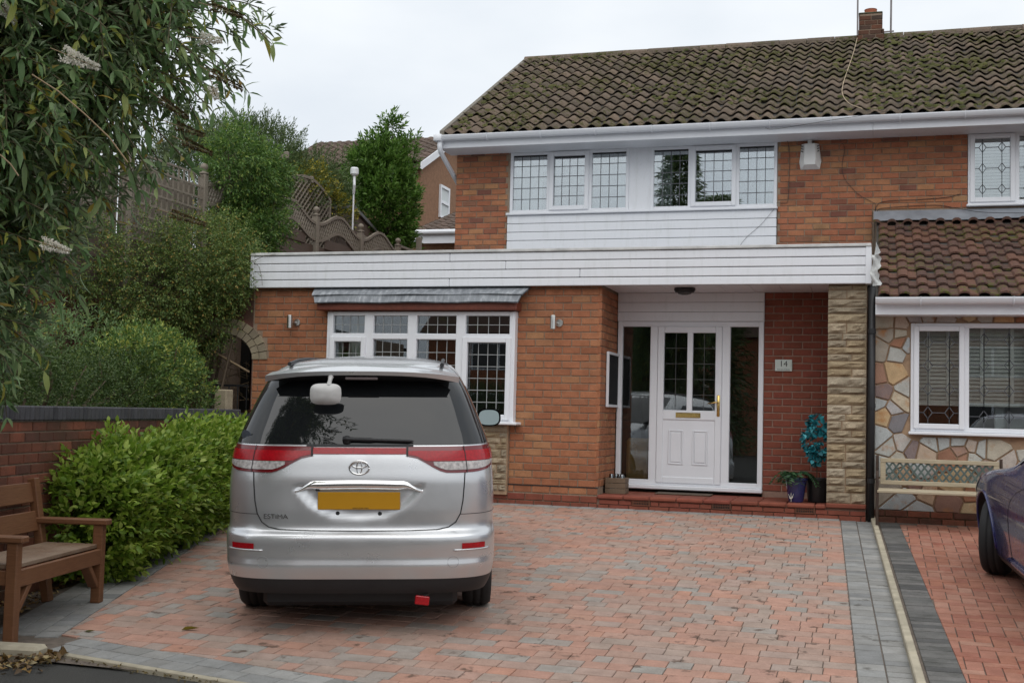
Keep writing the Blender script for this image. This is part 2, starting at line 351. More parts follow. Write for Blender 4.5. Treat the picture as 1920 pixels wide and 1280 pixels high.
def single_bricks(rects, Y, mat, parent, depth=.05, name='brick'):
    global UBRICK
    if UBRICK is None: UBRICK = {}
    if mat.name not in UBRICK: UBRICK[mat.name] = unit_brick().mesh('brick'); UBRICK[mat.name].materials.append(mat)
    for (a, b, c, d) in rects:
        put(name, UBRICK[mat.name], None, parent, loc=((a+b)/2, Y-.004+random.uniform(-.002, .002), (c+d)/2), rot=(random.uniform(-.006, .006), random.uniform(-.004, .004), random.uniform(-.005, .005)), scale=(b-a, depth, d-c))
def joined_bricks(mb, rects, fn, depth=.05):
    """fn maps (u, depth, v) to world"""
    ub = unit_brick()
    for (a, b, c, d) in rects:
        j = random.uniform(-.002, .002)
        mb.add([fn((a+b)/2+x*(b-a), y*depth+j, (c+d)/2+z*(d-c)) for x, y, z in ub.v], ub.f, random.random())

# ================================================================== ground, road, drives
def struct(o): o['kind'] = 'structure'; return o
m = MB(); m.box(-400, 400, -400, 400, -1.2, -.62); struct(m.build('ground', SOIL))
def front_edge(x): return 5.93-.165*(x+3.25)
m = MB(); m.grid(lambda u, v: (-40+80*u, -30+(front_edge(-40+80*u)-.045+30)*v, -.475), 40, 4); struct(m.build('road', ASPH))
# sloped bed under the pavers
m = MB(); m.grid(lambda u, v: (-8.6+14*u, (lambda y0: y0+(13.62-y0)*v)(front_edge(-8.6+14*u)), g((lambda y0: y0+(13.62-y0)*v)(front_edge(-8.6+14*u)))-.008), 20, 12)
drive = struct(m.build('driveway', SAND))
# boundary lines of the red field: right x=rx(y); left x=lx(y)
def rx(y): return -.365+(13.2-y)*.0435
def lx(y): return -6.42+(11.25-y)*.318
PHI = math.atan(.318)                        # the left edge runs at this angle
def up_paver(bx=.012, by=.014):
    """unit paver, top at z=0"""
    q = MB(); x = y = .5
    q.add([(-x+bx,-y+by,0),(x-bx,-y+by,0),(x-bx,y-by,0),(-x+bx,y-by,0),(-x,-y,-.1),(x,-y,-.1),(x,y,-.1),(-x,y,-.1),(-x,-y,-1),(x,-y,-1),(x,y,-1),(-x,y,-1)],
          [(0,1,2,3),(4,5,1,0),(5,6,2,1),(6,7,3,2),(7,4,0,3),(8,9,5,4),(9,10,6,5),(10,11,7,6),(11,8,4,7)]); return q
UP = {}
def paver(mat, x, y, w, d, parent, rz=0., name='paver', dz=0.):
    if mat.name not in UP: UP[mat.name] = up_paver().mesh('paver'); UP[mat.name].materials.append(mat)
    o = put(name, UP[mat.name], None, parent, loc=(x, y, g(y)+dz+random.uniform(-.0015, .0015)), scale=(w, d, .05))
    o.rotation_euler = (math.atan(.06)*cos(rz)+random.uniform(-.004, .004), random.uniform(-.004, .004)-math.atan(.06)*sin(rz), rz)
def flat_paver(mb, poly, rnd, dz=0.):
    cx = sum(p[0] for p in poly)/len(poly); cy = sum(p[1] for p in poly)/len(poly); n = len(poly); k = .955; j = random.uniform(-.0015, .0015)+dz
    top = [(cx+(p[0]-cx)*k, cy+(p[1]-cy)*k) for p in poly]
    v = [(x, y, g(y)+j) for x, y in top]+[(x, y, g(y)+j-.005) for x, y in poly]+[(x, y, g(y)-.03) for x, y in poly]
    mb.add(v, [tuple(range(n))]+[(i+n, (i+1) % n+n, (i+1) % n, i) for i in range(n)]+[(i+2*n, (i+1) % n+2*n, (i+1) % n+n, i+n) for i in range(n)], rnd)
def ccw(p): return p if sum((p[(i+1) % len(p)][0]-p[i][0])*(p[(i+1) % len(p)][1]+p[i][1]) for i in range(len(p))) < 0 else p[::-1]
full = []; cut = MB(); y = front_edge(0)-.9; J = .0045; PD = .146
nL = (cos(PHI), sin(PHI))                     # normal of the left edge pointing right
while y < 13.34:
    y1 = min(y+PD, 13.345); x = rx(y)-.003
    while x > -7.2:
        w = random.choice((.106, .146, .146, .186, .186, .226)); x0 = x-w
        pl = [(x0+J/2, y+J/2), (x-J/2, y+J/2), (x-J/2, y1-J/2), (x0+J/2, y1-J/2)]
        # keep right of the left line, beyond the grey front rows
        cl = clip(pl, -1., -.318, 6.42-11.25*.318)
        cl = clip(cl, -.165, -1., -(front_edge(0)+.315))
        a = area(cl)
        if a > .001:
            if a > .985*area(pl): full.append(((x0+x)/2, (y+y1)/2, w-J, y1-y-J))
            else: flat_paver(cut, ccw(cl), random.random())
        x = x0
    y += PD
def seen(p):
    d = Vector((p[0], p[1], g(p[1])))-Vector((0, 0, 1.045)); z = d.dot(fwd)
    if z < 1: return False
    u, v = d.dot(rgt)/z*2250, d.dot(upv)/z*2250
    return abs(u) < 985 and abs(v) < 660 and not (p[0] < -2.2 and 8.0 < p[1] < 12.3 and p[0] < -2.2-(p[1]-8)*.3+.0)
full.sort(key=lambda p: (not seen(p), p[0]**2+p[1]**2))
for p in full[:300]: paver(PAV, *p, drive)
for (px, py, w, d) in full[300:]: flat_paver(cut, [(px-w/2, py-d/2), (px+w/2, py-d/2), (px+w/2, py+d/2), (px-w/2, py+d/2)], random.random())
cut.build('far_pavers', PAV, drive, kind='stuff')
# grey border: two columns on the right, rows along the front, the left edge and the house
m = MB(); m.grid(lambda u, v: (-8.3+8.6*u, 6+7.6*v, g(6+7.6*v)-.011), 2, 2)
border = struct(m.build('driveway_border', SAND))
for c in (0, 1):
    y = 5.25+c*.06
    while y < 13.3:
        d = random.choice((.105, .145, .145, .185)); yc = y+d/2; w = .155
        paver(PAVG, rx(yc)+.082+c*.163, yc, w, d-.009, border, name='border_paver', rz=.0435); y += d
for r in (0, 1):                               # along the front, set to its angle
    s = 0.; a = -math.atan(.165)
    while s < 5.6:
        w = random.choice((.146, .186, .186, .226)); x = -4.75+(s+w/2)*cos(a)+r*0; yy = front_edge(x)+.085+r*.152
        if rx(yy) > x+.05: paver(PAVG, x, yy, w-.006, .145, border, rz=a, name='border_paver')
        s += w
for r in (0, 1, 2):                            # along the left edge
    s = 0.
    while s < 5.0:
        w = random.choice((.146, .186, .186)); yy = 6.45+(s+w/2)*cos(PHI); x = lx(yy)-(.08+r*.152)/cos(PHI)
        if yy < 11.9: paver(PAVG, x, yy, .145, w-.006, border, rz=PHI, name='border_paver')
        s += w
x = -6.6
while x < -.45:                                # against the house
    w = random.choice((.146, .186, .226)); paver(PAVG, x+w/2, 13.42, w-.006, .14, border, name='border_paver'); x += w
# pale edging along the road and between the drives
m = MB(); pts = [(x, front_edge(x)-.02) for x in np.linspace(-4.62, 1.2, 9)]
for i in range(len(pts)-1): m.bbox(0, 1, -.028, .028, -.2, .004, .004, random.random()+.01, lambda X, Y, Z, a=pts[i], b=pts[i+1]: (a[0]+(b[0]-a[0])*X, a[1]+(b[1]-a[1])*X+Y, g(a[1]+(b[1]-a[1])*X)+Z))
struct(m.build('road_edging', CONC))
def cx_(y): return -.045+(13.65-y)*.042
kerb = struct(MB().box(-.02, .02, 5.3, 5.4, -.7, -.6).build('edging_kerb', CONC))
ys = [13.62, 12.55, 11.3, 10.05, 8.8, 7.6, 6.4, 5.3]
for i in range(len(ys)-1):
    a, b = ys[i+1]+.004, ys[i]-.004
    MB().bbox(-.026, .026, 0, 1, -.15, .045, .006, 0, lambda X, Y, Z: (cx_(a+(b-a)*Y)+X, a+(b-a)*Y, g(a+(b-a)*Y)+Z)).build('edging_board', CONC, kerb)
# neighbour's drive: charcoal soldier course then red blocks
m = MB(); m.grid(lambda u, v: (-.1+5.2*u, 4.6+9*v, g(4.6+9*v)-.009), 2, 6)
ndrive = struct(m.build('neighbour_driveway', SAND))
y = 5.4
while y < 13.35:
    d = random.choice((.1, .1, .1)); paver(PAVNG, cx_(y)+.155, y+d/2, .2, d-.006, ndrive, name='edge_block', rz=.042); y += d
blk2 = []
for i in range(0, 48):                        # herringbone laid square to the house
    for j in range(0, 82):
        t = (i+j) % 4; x0 = .2+i*.1; y0 = 5.2+j*.1
        if t == 0: blk2.append((x0+.1, y0+.05, .194, .094))
        elif t == 2: blk2.append((x0+.05, y0+.1, .094, .194))
nedge = MB(); keep = []
for (px, py, w, d) in blk2:
    if py+d/2 > 13.42: continue
    if px-w/2 > cx_(py-d/2)+.258: keep.append((px, py, w, d)); continue
    pl = clip([(px-w/2, py-d/2), (px+w/2, py-d/2), (px+w/2, py+d/2), (px-w/2, py+d/2)], -1, -.042, -(-.045+13.65*.042+.258))
    if area(pl) > .0012: flat_paver(nedge, ccw(pl), random.random())
blk2 = keep
blk2.sort(key=lambda p: (not seen((p[0], p[1])), p[0]**2+p[1]**2))
for p in blk2[:300]: paver(PAVN, *p, ndrive, name='block', dz=.0)
m = nedge
for (px, py, w, d) in blk2[300:]: flat_paver(m, [(px-w/2, py-d/2), (px+w/2, py-d/2), (px+w/2, py+d/2), (px-w/2, py+d/2)], random.random())
m.build('far_blocks', PAVN, ndrive, kind='stuff')

# ================================================================== house number 14
YF, YD, YU, XL, XP = 13.5, 14.4, 16.6, -7.55, -.085      # front wall, door plane, upper wall, left end, party line
house = thing('brick_house', (-3.8, 14, 0), 'orange brick semi-detached house with white clad flat-roofed front extension and mossy tiled roof', 'house')
WIN = (-6.47, -4.08, .93, 2.235)
# front wall of the extension
arch_c, arch_s = -7.95, 1.64
opens = [(-6.47, -4.13, .0, 2.26), (XL-.3, -7.33, .9, 1.64)]
fw = MB(); slab(XL, -3.06, 0, 2.56, [(-6.47, -4.13, .9, 2.26)], lambda a, b, c, d: fw.box(a, b, YF+.006, YF+.30, c, d))
front = fw.build('front_wall', MORT, house)
def arch_x(z): return arch_c+.632*sqrt(max(0, 1-((z-arch_s)/.532)**2)) if arch_s-.02 < z < arch_s+.53 else -99
rects = [(max(r[0], min(arch_x(r[2]), 9)+.004), *r[1:]) for r in brick_rects(XL+.02, -3.062, .14, 2.545, [(-6.5, -4.13, 0, 2.27)], shift=.03)]
rects = [r for r in rects if r[1]-r[0] > .025]
single_bricks(rects, YF, BR, front)
m = MB(); joined_bricks(m, [r for r in brick_rects(XL+.02, -3.062, -.03, .13, bh=.0815)], lambda u, d, v: (u, YF-.012+d, v)); m.build('plinth_bricks', BRR, house, kind='stuff')
MB().box(XL, -3.05, YF-.010, YF+.01, .2165, .2235).build('damp_course', DARKGAP, house)
rest = MB(); restr = MB()
# return wall beside the porch
mm = MB(); mm.box(-3.36, -3.066, YF+.302, YD+.35, 0, 2.56); mm.build('return_wall', MORT, house)
joined_bricks(rest, brick_rects(YF+.0, YD-.02, .235, 2.545, bl=.219, shift=.11), lambda u, d, v: (-3.052-d, u, v))
# red porch wall beside the door
mm = MB(); mm.box(-1.29, XP-.02, YD+.006, YD+.3, 0, 2.56); mm.build('porch_wall', MORTR, house)
joined_bricks(restr, brick_rects(-1.285, -.50, .22, 2.545, bl=.222, bh=.0835, joint=.015), lambda u, d, v: (u, YD+d-.004, v))
restr.build('porch_bricks', BRR, house, kind='stuff')
# upper storey
up_open = [(-5.17, -1.335, 3.3, 4.86)]
mm = MB(); slab(-6.0, XP, 2.6, 4.86, up_open, lambda a, b, c, d: mm.box(a, b, YU+.006, YU+.3, c, d)); mm.build('upper_wall', MORT, house)
up = MB(); joined_bricks(up, brick_rects(-6.0, -5.20, 3.0, 4.86, bl=.222, bh=.083), lambda u, d, v: (u, YU+d-.004, v))
joined_bricks(up, brick_rects(-1.325, XP+1.19, 2.72, 4.86, [(XP, 9, 0, 3.85)], bl=.222, bh=.083, shift=.08), lambda u, d, v: (u, YU+d-.004, v))
joined_bricks(up, brick_rects(YU+.1, 24.2, 2.9, 4.86, bl=.222, bh=.083), lambda u, d, v: (-6.0+d-.004, u, v))
up.build('upper_bricks', BRU, house, kind='stuff'); rest.build('return_bricks', BR, house, kind='stuff')
mm = MB(); mm.box(-5.99, -5.7, YU+.302, 24.2, 0, 4.86); mm.prism([(YU+.3, 4.86), (24.2, 4.86), (20.45, 7.15)], lambda u, v: (-5.99, u, v), lambda u, v: (-5.72, u, v)); mm.box(-5.69, 5.5, 23.9, 24.2, 0, 4.86); mm.build('side_wall', BRU, house)
mm = MB(); mm.box(XL, XL+.28, YF+.3, YU+.3, 0, 2.56); mm.box(XL+.3, -5.95, YU+.3, YU+.5, 0, 2.56); mm.build('extension_side_wall', BR, house)
# flat roof with its white fascia of four boards
FY = YF-.09
mm = MB(); mm.box(XL+.03, XP-.03, FY+.03, YU, 2.575, 2.94); mm.build('flat_roof', FLASH, house)
fas = MB(); fas.box(XL+.005, XP-.006, FY+.012, FY+.03, 2.535, 2.955); fas = fas.build('fascia', DARKGAP, house)
zz = [2.532, 2.631, 2.732, 2.833, 2.934]
for i in range(4):
    cuts = [XL, random.choice((-5.05, -4.9)) if i in (0, 3) else -2.4-.9*i, XP]
    for a, b in zip(cuts[:-1], cuts[1:]):
        MB().bbox(a+.002, b-.002, FY-.012, FY+.012, zz[i]+.0035, zz[i+1]-.0045, .007).build('fascia_board', PVCG, fas)
MB().bbox(XL-.01, XP+.008, FY-.028, FY+.05, 2.937, 2.972, .006).build('roof_edge_trim', simple('grey_edge_trim', (.50, .50, .49), .6, var=.25, scale=6), fas)
MB().bbox(XP-.05, XP+.01, FY-.02, FY+.6, 2.534, 2.935, .005).build('corner_trim', PVC, fas)
MB().bbox(XL-.012, XL+.03, FY-.016, FY+1.5, 2.534, 2.935, .005).build('corner_trim', PVC, fas)
# porch soffit of white boards
for i in range(9):
    a = -3.05+i*.331; MB().bbox(a+.002, min(a+.329, XP-.05), FY+.04, YD+.01, 2.548, 2.566, .003).build('soffit_board', PVCG, house)
# cladding below the upper window, six boards
cl = MB().box(-5.19, -1.333, YU-.02, YU+.004, 2.9, 3.92).build('cladding', DARKGAP, house)
for i in range(8):
    z0 = 2.93+i*.1235; MB().bbox(-5.185, -1.338, YU-.036, YU-.018, z0+.003, z0+.1205, .006).build('cladding_board', PVCG, cl)
# ------------------------------------------------------------------ windows
def rect_frame(m, x0, x1, z0, z1, y0, y1, w, b=.006):
    m.bbox(x0, x0+w, y0, y1, z0, z1, b); m.bbox(x1-w, x1, y0, y1, z0, z1, b); m.bbox(x0+w-.001, x1-w+.001, y0+.0015, y1, z0, z0+w, b); m.bbox(x0+w-.001, x1-w+.001, y0+.0015, y1, z1-w, z1, b)
def came_grid(x0, x1, z0, z1, nx, nz, y, mat, parent, w=.008):
    m = MB()
    for i in range(1, nx): xx = x0+(x1-x0)*i/nx; m.box(xx-w/2, xx+w/2, y-.003, y, z0, z1)
    for j in range(1, nz): zz_ = z0+(z1-z0)*j/nz; m.box(x0, x1, y-.0045, y-.001, zz_-w/2, zz_+w/2)
    return m.build('lead_grid', mat, parent)
def pane(x0, x1, z0, z1, y, parent, mat): return MB().box(x0, x1, y, y+.006, z0, z1).build('pane', mat, parent)
# upper window: two groups of three lights either side of a plain panel
uw = MB(); YW = YU-.005
rect_frame(uw, -5.165, -3.40, 3.955, 4.85, YW, YW+.07, .045); rect_frame(uw, -3.09, -1.338, 3.955, 4.85, YW, YW+.07, .045)
for x in (-4.575, -3.975, -2.525, -1.885): uw.bbox(x-.035, x+.035, YW+.002, YW+.07, 3.99, 4.81, .006)
uwin = uw.build('upper_window', PVC, house)
MB().bbox(-3.40, -3.09, YW+.012, YW+.05, 3.955, 4.85, .003).build('infill_panel', PVCG, uwin)
for (a, b, opener) in ((-5.12, -4.61, 0), (-4.54, -4.01, 1), (-3.94, -3.445, 0), (-3.045, -2.56, 0), (-2.49, -1.92, 1), (-1.85, -1.383, 0)):
    z0, z1 = 4.0, 4.805
    if opener:
        s = MB(); rect_frame(s, a-.028, b+.028, 3.985, 4.835, YW-.022, YW+.03, .062); s.build('sash', PVC, uwin); a += .036; b -= .036; z0, z1 = 4.05, 4.77
    pane(a, b, z0, z1, YW+.03, uwin, GLASS); came_grid(a, b, z0, z1, 4, 5, YW+.03, LEADCAME, uwin, .009)
    MB().box(a, b, YW+.022, YW+.028, z1-.022, z1).build('pane_top_strip', BLACK, uwin)  # black strip across the top of each pane
MB().bbox(-5.20, -1.325, YU-.075, YU+.02, 3.918, 3.953, .008).build('window_sill', PVC, uwin)
def curtain(x0, x1, z0, z1, y, amp, per, parent, mat):
    n = int((x1-x0)/per*8)+2; m = MB(); m.grid(lambda u, v: (x0+(x1-x0)*u, y+amp*sin(2*pi*(x0+(x1-x0)*u)/per)+.3*amp*sin(5.1*(x0+u)), z0+(z1-z0)*v), n, 1); return m.build('curtain', mat, parent, smooth=True)
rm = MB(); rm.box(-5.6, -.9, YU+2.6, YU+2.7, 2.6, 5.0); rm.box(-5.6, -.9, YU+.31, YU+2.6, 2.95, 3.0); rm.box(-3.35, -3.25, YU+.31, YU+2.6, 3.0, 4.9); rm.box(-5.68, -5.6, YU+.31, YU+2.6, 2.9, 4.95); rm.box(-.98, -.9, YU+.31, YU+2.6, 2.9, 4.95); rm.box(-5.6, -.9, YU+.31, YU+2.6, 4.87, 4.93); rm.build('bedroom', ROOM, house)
curtain(-5.12, -4.72, 3.9, 4.83, YU+.18, .025, .09, house, CURT); curtain(-3.60, -3.44, 3.9, 4.83, YU+.18, .025, .09, house, CURT); curtain(-3.05, -2.8, 3.9, 4.83, YU+.18, .025, .09, house, CURT); curtain(-1.58, -1.37, 3.9, 4.83, YU+.18, .025, .09, house, CURT)
# lower front window, four lights with transom, in a shallow bay
YB = YF-.115
lw = MB()
rect_frame(lw, -6.44, -4.08, .945, 2.235, YB, YB+.12, .048)
for x in (-5.915, -5.352, -4.732): lw.bbox(x-.06, x+.06, YB+.0005, YB+.12, .985, 2.195, .008)
lw.bbox(-6.40, -4.12, YB+.002, YB+.12, 1.90, 1.972, .008)
fwin = lw.build('front_window', PVC, house)
cols = [(-6.392, -5.975), (-5.855, -5.412), (-5.292, -4.792), (-4.672, -4.13)]
for i, (a, b) in enumerate(cols):
    pane(a, b, 1.97, 2.19, YB+.05, fwin, GLASSD); came_grid(a, b, 1.97, 2.19, 4, 2, YB+.05, CAMEL, fwin)
    z0, z1 = .995, 1.90
    if i in (0, 3):
        s = MB(); rect_frame(s, a-.03, b+.03, .965, 1.93, YB-.02, YB+.04, .062); s.build('sash', PVC, fwin); a += .034; b -= .034; z0, z1 = 1.03, 1.868
    pane(a, b, z0, z1, YB+.05, fwin, GLASSD); came_grid(a, b, z0, z1, 4, 6, YB+.05, CAMEL, fwin)
MB().bbox(-6.56, -3.99, YB-.09, YF+.02, .912, .945, .008).build('window_sill', PVC, fwin)
mm = MB(); mm.box(-6.5, -4.08, YB+.12, YF+.30, 2.236, 2.26); mm.box(-6.47, -6.44, YB+.01, YF+.3, .94, 2.236); mm.box(-4.08, -4.06, YB+.01, YF+.3, .94, 2.236); mm.build('reveal', PVC, house)
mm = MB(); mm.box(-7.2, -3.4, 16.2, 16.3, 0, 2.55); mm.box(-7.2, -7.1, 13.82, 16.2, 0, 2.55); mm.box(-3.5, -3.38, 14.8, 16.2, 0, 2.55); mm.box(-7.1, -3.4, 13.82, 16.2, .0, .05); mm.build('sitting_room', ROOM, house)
curtain(-6.38, -6.12, .9, 2.3, YF+.36, .03, .1, house, CURT)
mm = MB(); mm.bbox(-5.75, -5.35, 15.0, 15.4, .05, 1.75, .02); mm.bbox(-5.2, -4.0, 15.9, 16.15, .05, 1.1, .02); mm.build('cabinet', simple('dark_furniture', (.06, .035, .02), .5), house)
# stained timber head and dressed lead apron over the window
MB().bbox(-6.575, -4.02, YB-.09, YB+.13, 2.245, 2.345, .012).build('timber_head', BEAM, house)
def apron(x0, x1, x2, x3, y0, y1, z0, z1, name):
    def fn(u, v):
        x = (x0+(x1-x0)*u)*(1-v)+(x2+(x3-x2)*u)*v
        return (x, y0+(y1-y0)*v+.0006*sin(37*x)+.0005*sin(91*x+2)+.008*sin(5*x)*v, z0+(z1-z0)*v+.004*sin(7*x+1)*v)
    m = MB(); m.grid(fn, 90, 5, flip=True); m.grid(lambda u, v: (lambda p: (p[0], p[1]+.014, p[2]-.012))(fn(u, v)), 90, 5); return m.build(name, LEAD, house, smooth=True)
apron(-6.70, -3.905, -6.63, -3.945, YF-.02, YF-.235, 2.54, 2.43, 'lead_apron')
apron(-6.62, -3.955, -6.575, -3.99, YF-.215, YF-.262, 2.437, 2.338, 'lead_drip')
# split stone panel below the window
def stones(x0, x1, z0, z1, Y, parent, hs, ws, seedv, name='stone', dep=.05):
    rs = random.Random(seedv); z = z0
    while z < z1-.02:
        h = min(rs.choice(hs), z1-z); h = z1-z if z1-z-h < .035 else h; x = x0
        while x < x1-.01:
            w = rs.choice(ws); w = x1-x if x1-x-w < .08 else w
            subs = [(x, w, z, h)]; ww_ok = w < .3
            if h > .10 and ww_ok and rs.random() < .3: subs = [(x, w, z, h*.5), (x, w, z+h*.5, h*.5)]
            for (a, ww, c, hh) in subs:
                nu, nv = max(3, int(ww/.04)), 4; ph = rs.uniform(0, 9); bulge = rs.uniform(.012, .026); dd = {}
                def fn(u, v):
                    e = min(u, 1-u, v, 1-v); k = 0 if e < 1e-6 else 1
                    key = (round(u, 3), round(v, 3))
                    if key not in dd: dd[key] = rs.uniform(-.007, .007)
                    return (a+.005+(ww-.01)*u, Y-k*(bulge+dd[key]+.012*sin(ph+u*7)*sin(ph*2+v*5)), c+.005+(hh-.01)*v)
                m = MB(); m.grid(fn, nu, nv)
                sk = MB(); sk.box(a+.005, a+ww-.005, Y+.0005, Y+dep, c+.005, c+hh-.005)
                m.add(sk.v, sk.f[:2]+sk.f[3:]); m.build(name, STONE, parent)
            x += w
        z += h
sp = MB().box(-6.5, -4.135, YF-.05, YF+.03, .10, .908).build('stone_panel', CRMORT, house)
stones(-5.2, -4.14, .14, .90, YF-.055, sp, (.06, .075, .10, .12), (.18, .24, .3, .38), 3)
stones(-6.5, -5.2, .14, .90, YF-.055, sp, (.10, .12), (.3, .38), 5)
# porch pier of split stone
pier = MB().box(-.52, -.12, YF+.02, YF+.5, .0, 2.545).build('stone_pier', CRMORT, house)
stones(-.53, -.115, .17, 2.535, YF+.012, pier, (.075, .085, .10, .115), (.16, .2, .26, .41), 12)
# red step with its brick riser, tiles on top and three air bricks
step = MB().box(-3.06, -.115, YF+.012, YD+.05, -.1, .128).build('porch_step', MORTR, house)
m = MB(); joined_bricks(m, brick_rects(-3.05, -.118, -.035, .09, [(-2.66, -2.445, .045, .2), (-1.755, -1.54, .045, .2), (-.855, -.64, .045, .2)], bl=.23, bh=.078, joint=.008, shift=.1), lambda u, d, v: (u, YF-.012+d, v)); m.build('riser_bricks', BRR, step, kind='stuff')
x = -3.06
while x < -.52:
    MB().bbox(x+.002, min(x+.30, -.53)-.002, YF-.03, YF+.29, .10, .145, .012).build('quarry_tile', BRR, step); MB().bbox(x+.002, min(x+.30, -.53)-.002, YF+.294, YD+.02, .10, .1445, .006).build('quarry_tile', BRR, step); x += .302
MB().bbox(-.53, -.112, YF-.03, YF+.3, .118, .165, .008).build('pier_base', BRR, step)
for xc in (-2.552, -1.648, -.748):
    m = MB(); rect_frame(m, xc-.105, xc+.105, .042, .118, YF-.020, YF, .011, .002)
    for i in range(1, 11): m.box(xc-.105+.0191*i-.003, xc-.105+.0191*i+.003, YF-.0185, YF, .05, .11)
    m.box(xc-.1, xc+.1, YF-.0175, YF, .077, .083); m.build('air_brick', BRD, step); MB().box(xc-.1, xc+.1, YF-.006, YF+.001, .046, .114).build('vent_dark', BLACK, step)
# ------------------------------------------------------------------ front door and side lights
dm = MB(); y0, y1 = YD-.02, YD+.06
rect_frame(dm, -3.045, -1.29, .235, 2.20, y0, y1, .06)
for x in (-2.595, -1.728): dm.bbox(x-.047, x+.047, y0+.001, y1, .29, 2.145, .006)
dset = dm.build('door_frame', PVC, house)
MB().bbox(-3.05, -1.285, YD-.075, YD+.06, .185, .236, .01).build('door_sill', PVC, dset)
for (a, b) in ((-2.985, -2.642), (-1.681, -1.35)):
    pane(a, b, .295, 2.14, YD+.02, dset, GLASSD)
dl = MB(); ly = YD-.035
rect_frame(dl, -2.548, -1.775, .262, 2.143, ly, ly+.06, .078, .008)
dl.bbox(-2.472, -1.851, ly+.001, ly+.06, 1.02, 1.135, .006); dl.bbox(-2.19, -2.124, ly+.0012, ly+.06, 1.13, 2.07, .006)
dl.box(-2.472, -1.851, ly+.014, ly+.05, .34, 1.02)
door = dl.build('front_door', PVC, dset)
for (a, b) in ((-2.405, -2.222), (-2.118, -1.93)):
    m = MB(); rect_frame(m, a, b, .485, .9, ly+.002, ly+.016, .022, .006); m.bbox(a+.03, b-.03, ly+.004, ly+.016, .515, .87, .008); m.build('door_moulding', PVC, door)
for (a, b) in ((-2.47, -2.189), (-2.125, -1.853)): pane(a, b, 1.135, 2.066, ly+.03, door, GLASSD); came_grid(a, b, 1.135, 2.066, 2, 5, ly+.03, simple('thin_came', (.07, .07, .07), .5), door, .006)
m = MB(); m.bbox(-2.316, -2.02, ly-.012, ly+.004, 1.048, 1.108, .006); m.build('letter_box', GOLD, door); MB().bbox(-2.30, -2.036, ly-.016, ly-.011, 1.06, 1.097, .004).build('letter_flap', GOLD, door)
m = MB(); m.bbox(-1.828, -1.792, ly-.012, ly+.002, 1.07, 1.325, .01); m.tube([(-1.81, ly-.008, 1.235), (-1.81, ly-.05, 1.235), (-1.83, ly-.055, 1.237), (-1.93, ly-.05, 1.222)], [.011, .010, .010, .007], 8); m.build('door_handle', GOLD, door, smooth=True)
for i in range(3):
    z0 = 2.202+i*.115; MB().bbox(-3.048, -1.288, YD-.035, YD-.005, z0+.002, z0+.1135, .004).build('head_panel_board', PVCG, dset)
MB().box(-3.05, -1.286, YD-.006, YD+.06, 2.2, 2.56).build('head_panel', PVCG, dset)
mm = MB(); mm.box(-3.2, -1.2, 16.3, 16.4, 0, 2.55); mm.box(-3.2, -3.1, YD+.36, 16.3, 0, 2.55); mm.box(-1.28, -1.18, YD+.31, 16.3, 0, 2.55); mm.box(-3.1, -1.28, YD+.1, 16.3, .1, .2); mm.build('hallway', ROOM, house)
mm = MB(); mm.bbox(-2.97, -2.68, YD+.25, YD+.5, .2, .78, .03); mm.build('wicker_basket', woodm('wicker', (.25, .15, .05), (.33, .22, .09), (30, 30, 30)), house)

# ------------------------------------------------------------------ main roof: rolled tiles row by row
RA = math.atan2(7.43-5.075, 20.45-16.2); EY, EZ, GA = 16.2, 5.035, .3235      # eaves line, gauge
def roll_tile(w=.2, n=9, L=.38, amp=.053, th=.013):
    """one tile: a wave across, nose at y=0, running up the slope along y"""
    m = MB(); pr = []
    for i in range(n+1):
        x = -w/2+w*1.06*i/n; pr.append((x, amp*(.5+.5*cos(2*pi*(i/n*1.06-.32)))))
    v = [(x, 0, z) for x, z in pr]+[(x, L, z) for x, z in pr]+[(x, 0, z-th) for x, z in pr]
    k = n+1
    m.add(v, [(i, i+1, k+i+1, k+i) for i in range(n)]+[(2*k+i, 2*k+i+1, i+1, i) for i in range(n)]+[(0, k, 2*k)]); return m
RT = roll_tile()
def roof_pos(x, row, j=0.):
    s = row*GA; return (x, EY+s*cos(RA), EZ+s*sin(RA)+.04)
def tiles(parent, x0, nc, rows, single, mat, name='tile'):
    me = RT.mesh('roof_tile', True); me.materials.append(mat); lst = []
    for r in range(rows):
        for c in range(nc): lst.append((r, c))
    if x0 > -1: lst.sort(key=lambda q: (q[1] >= 12, q[0], q[1]))
    big = MB(); rot = Matrix.Rotation(RA-.115, 3, 'X')
    for k, (r, c) in enumerate(lst):
        p = roof_pos(x0+.2*(c+.5), r); p = (p[0]+random.uniform(-.004, .004), p[1]+random.uniform(-.008, .008), p[2]+random.uniform(-.003, .005))
        if k < single:
            o = put(name, me, None, parent, loc=p); o.rotation_euler = (RA-.115+random.uniform(-.018, .018), random.uniform(-.025, .025), random.uniform(-.014, .014))
        else: big.add([tuple(rot @ Vector(v)+Vector(p)) for v in RT.v], RT.f, random.random()+.001)
    if big.v: big.build('upper_'+name+'s', mat, parent, kind='stuff', smooth=True)
def roof_deck(x0, x1):
    m = MB(); a = (EY-.02, EZ+.0); b = (20.45, 7.385)
    m.prism([a, b, (24.72, EZ), (24.6, EZ-.05), (20.45, 7.30), (EY+.05, EZ-.06)], lambda u, v: (x0, u, v), lambda u, v: (x1, u, v)); return m
roof = roof_deck(-6.1, XP).build('roof', simple('roof_felt', (.05, .045, .04), .9), house)
tiles(roof, -6.13, 30, 15, 300, TILE)
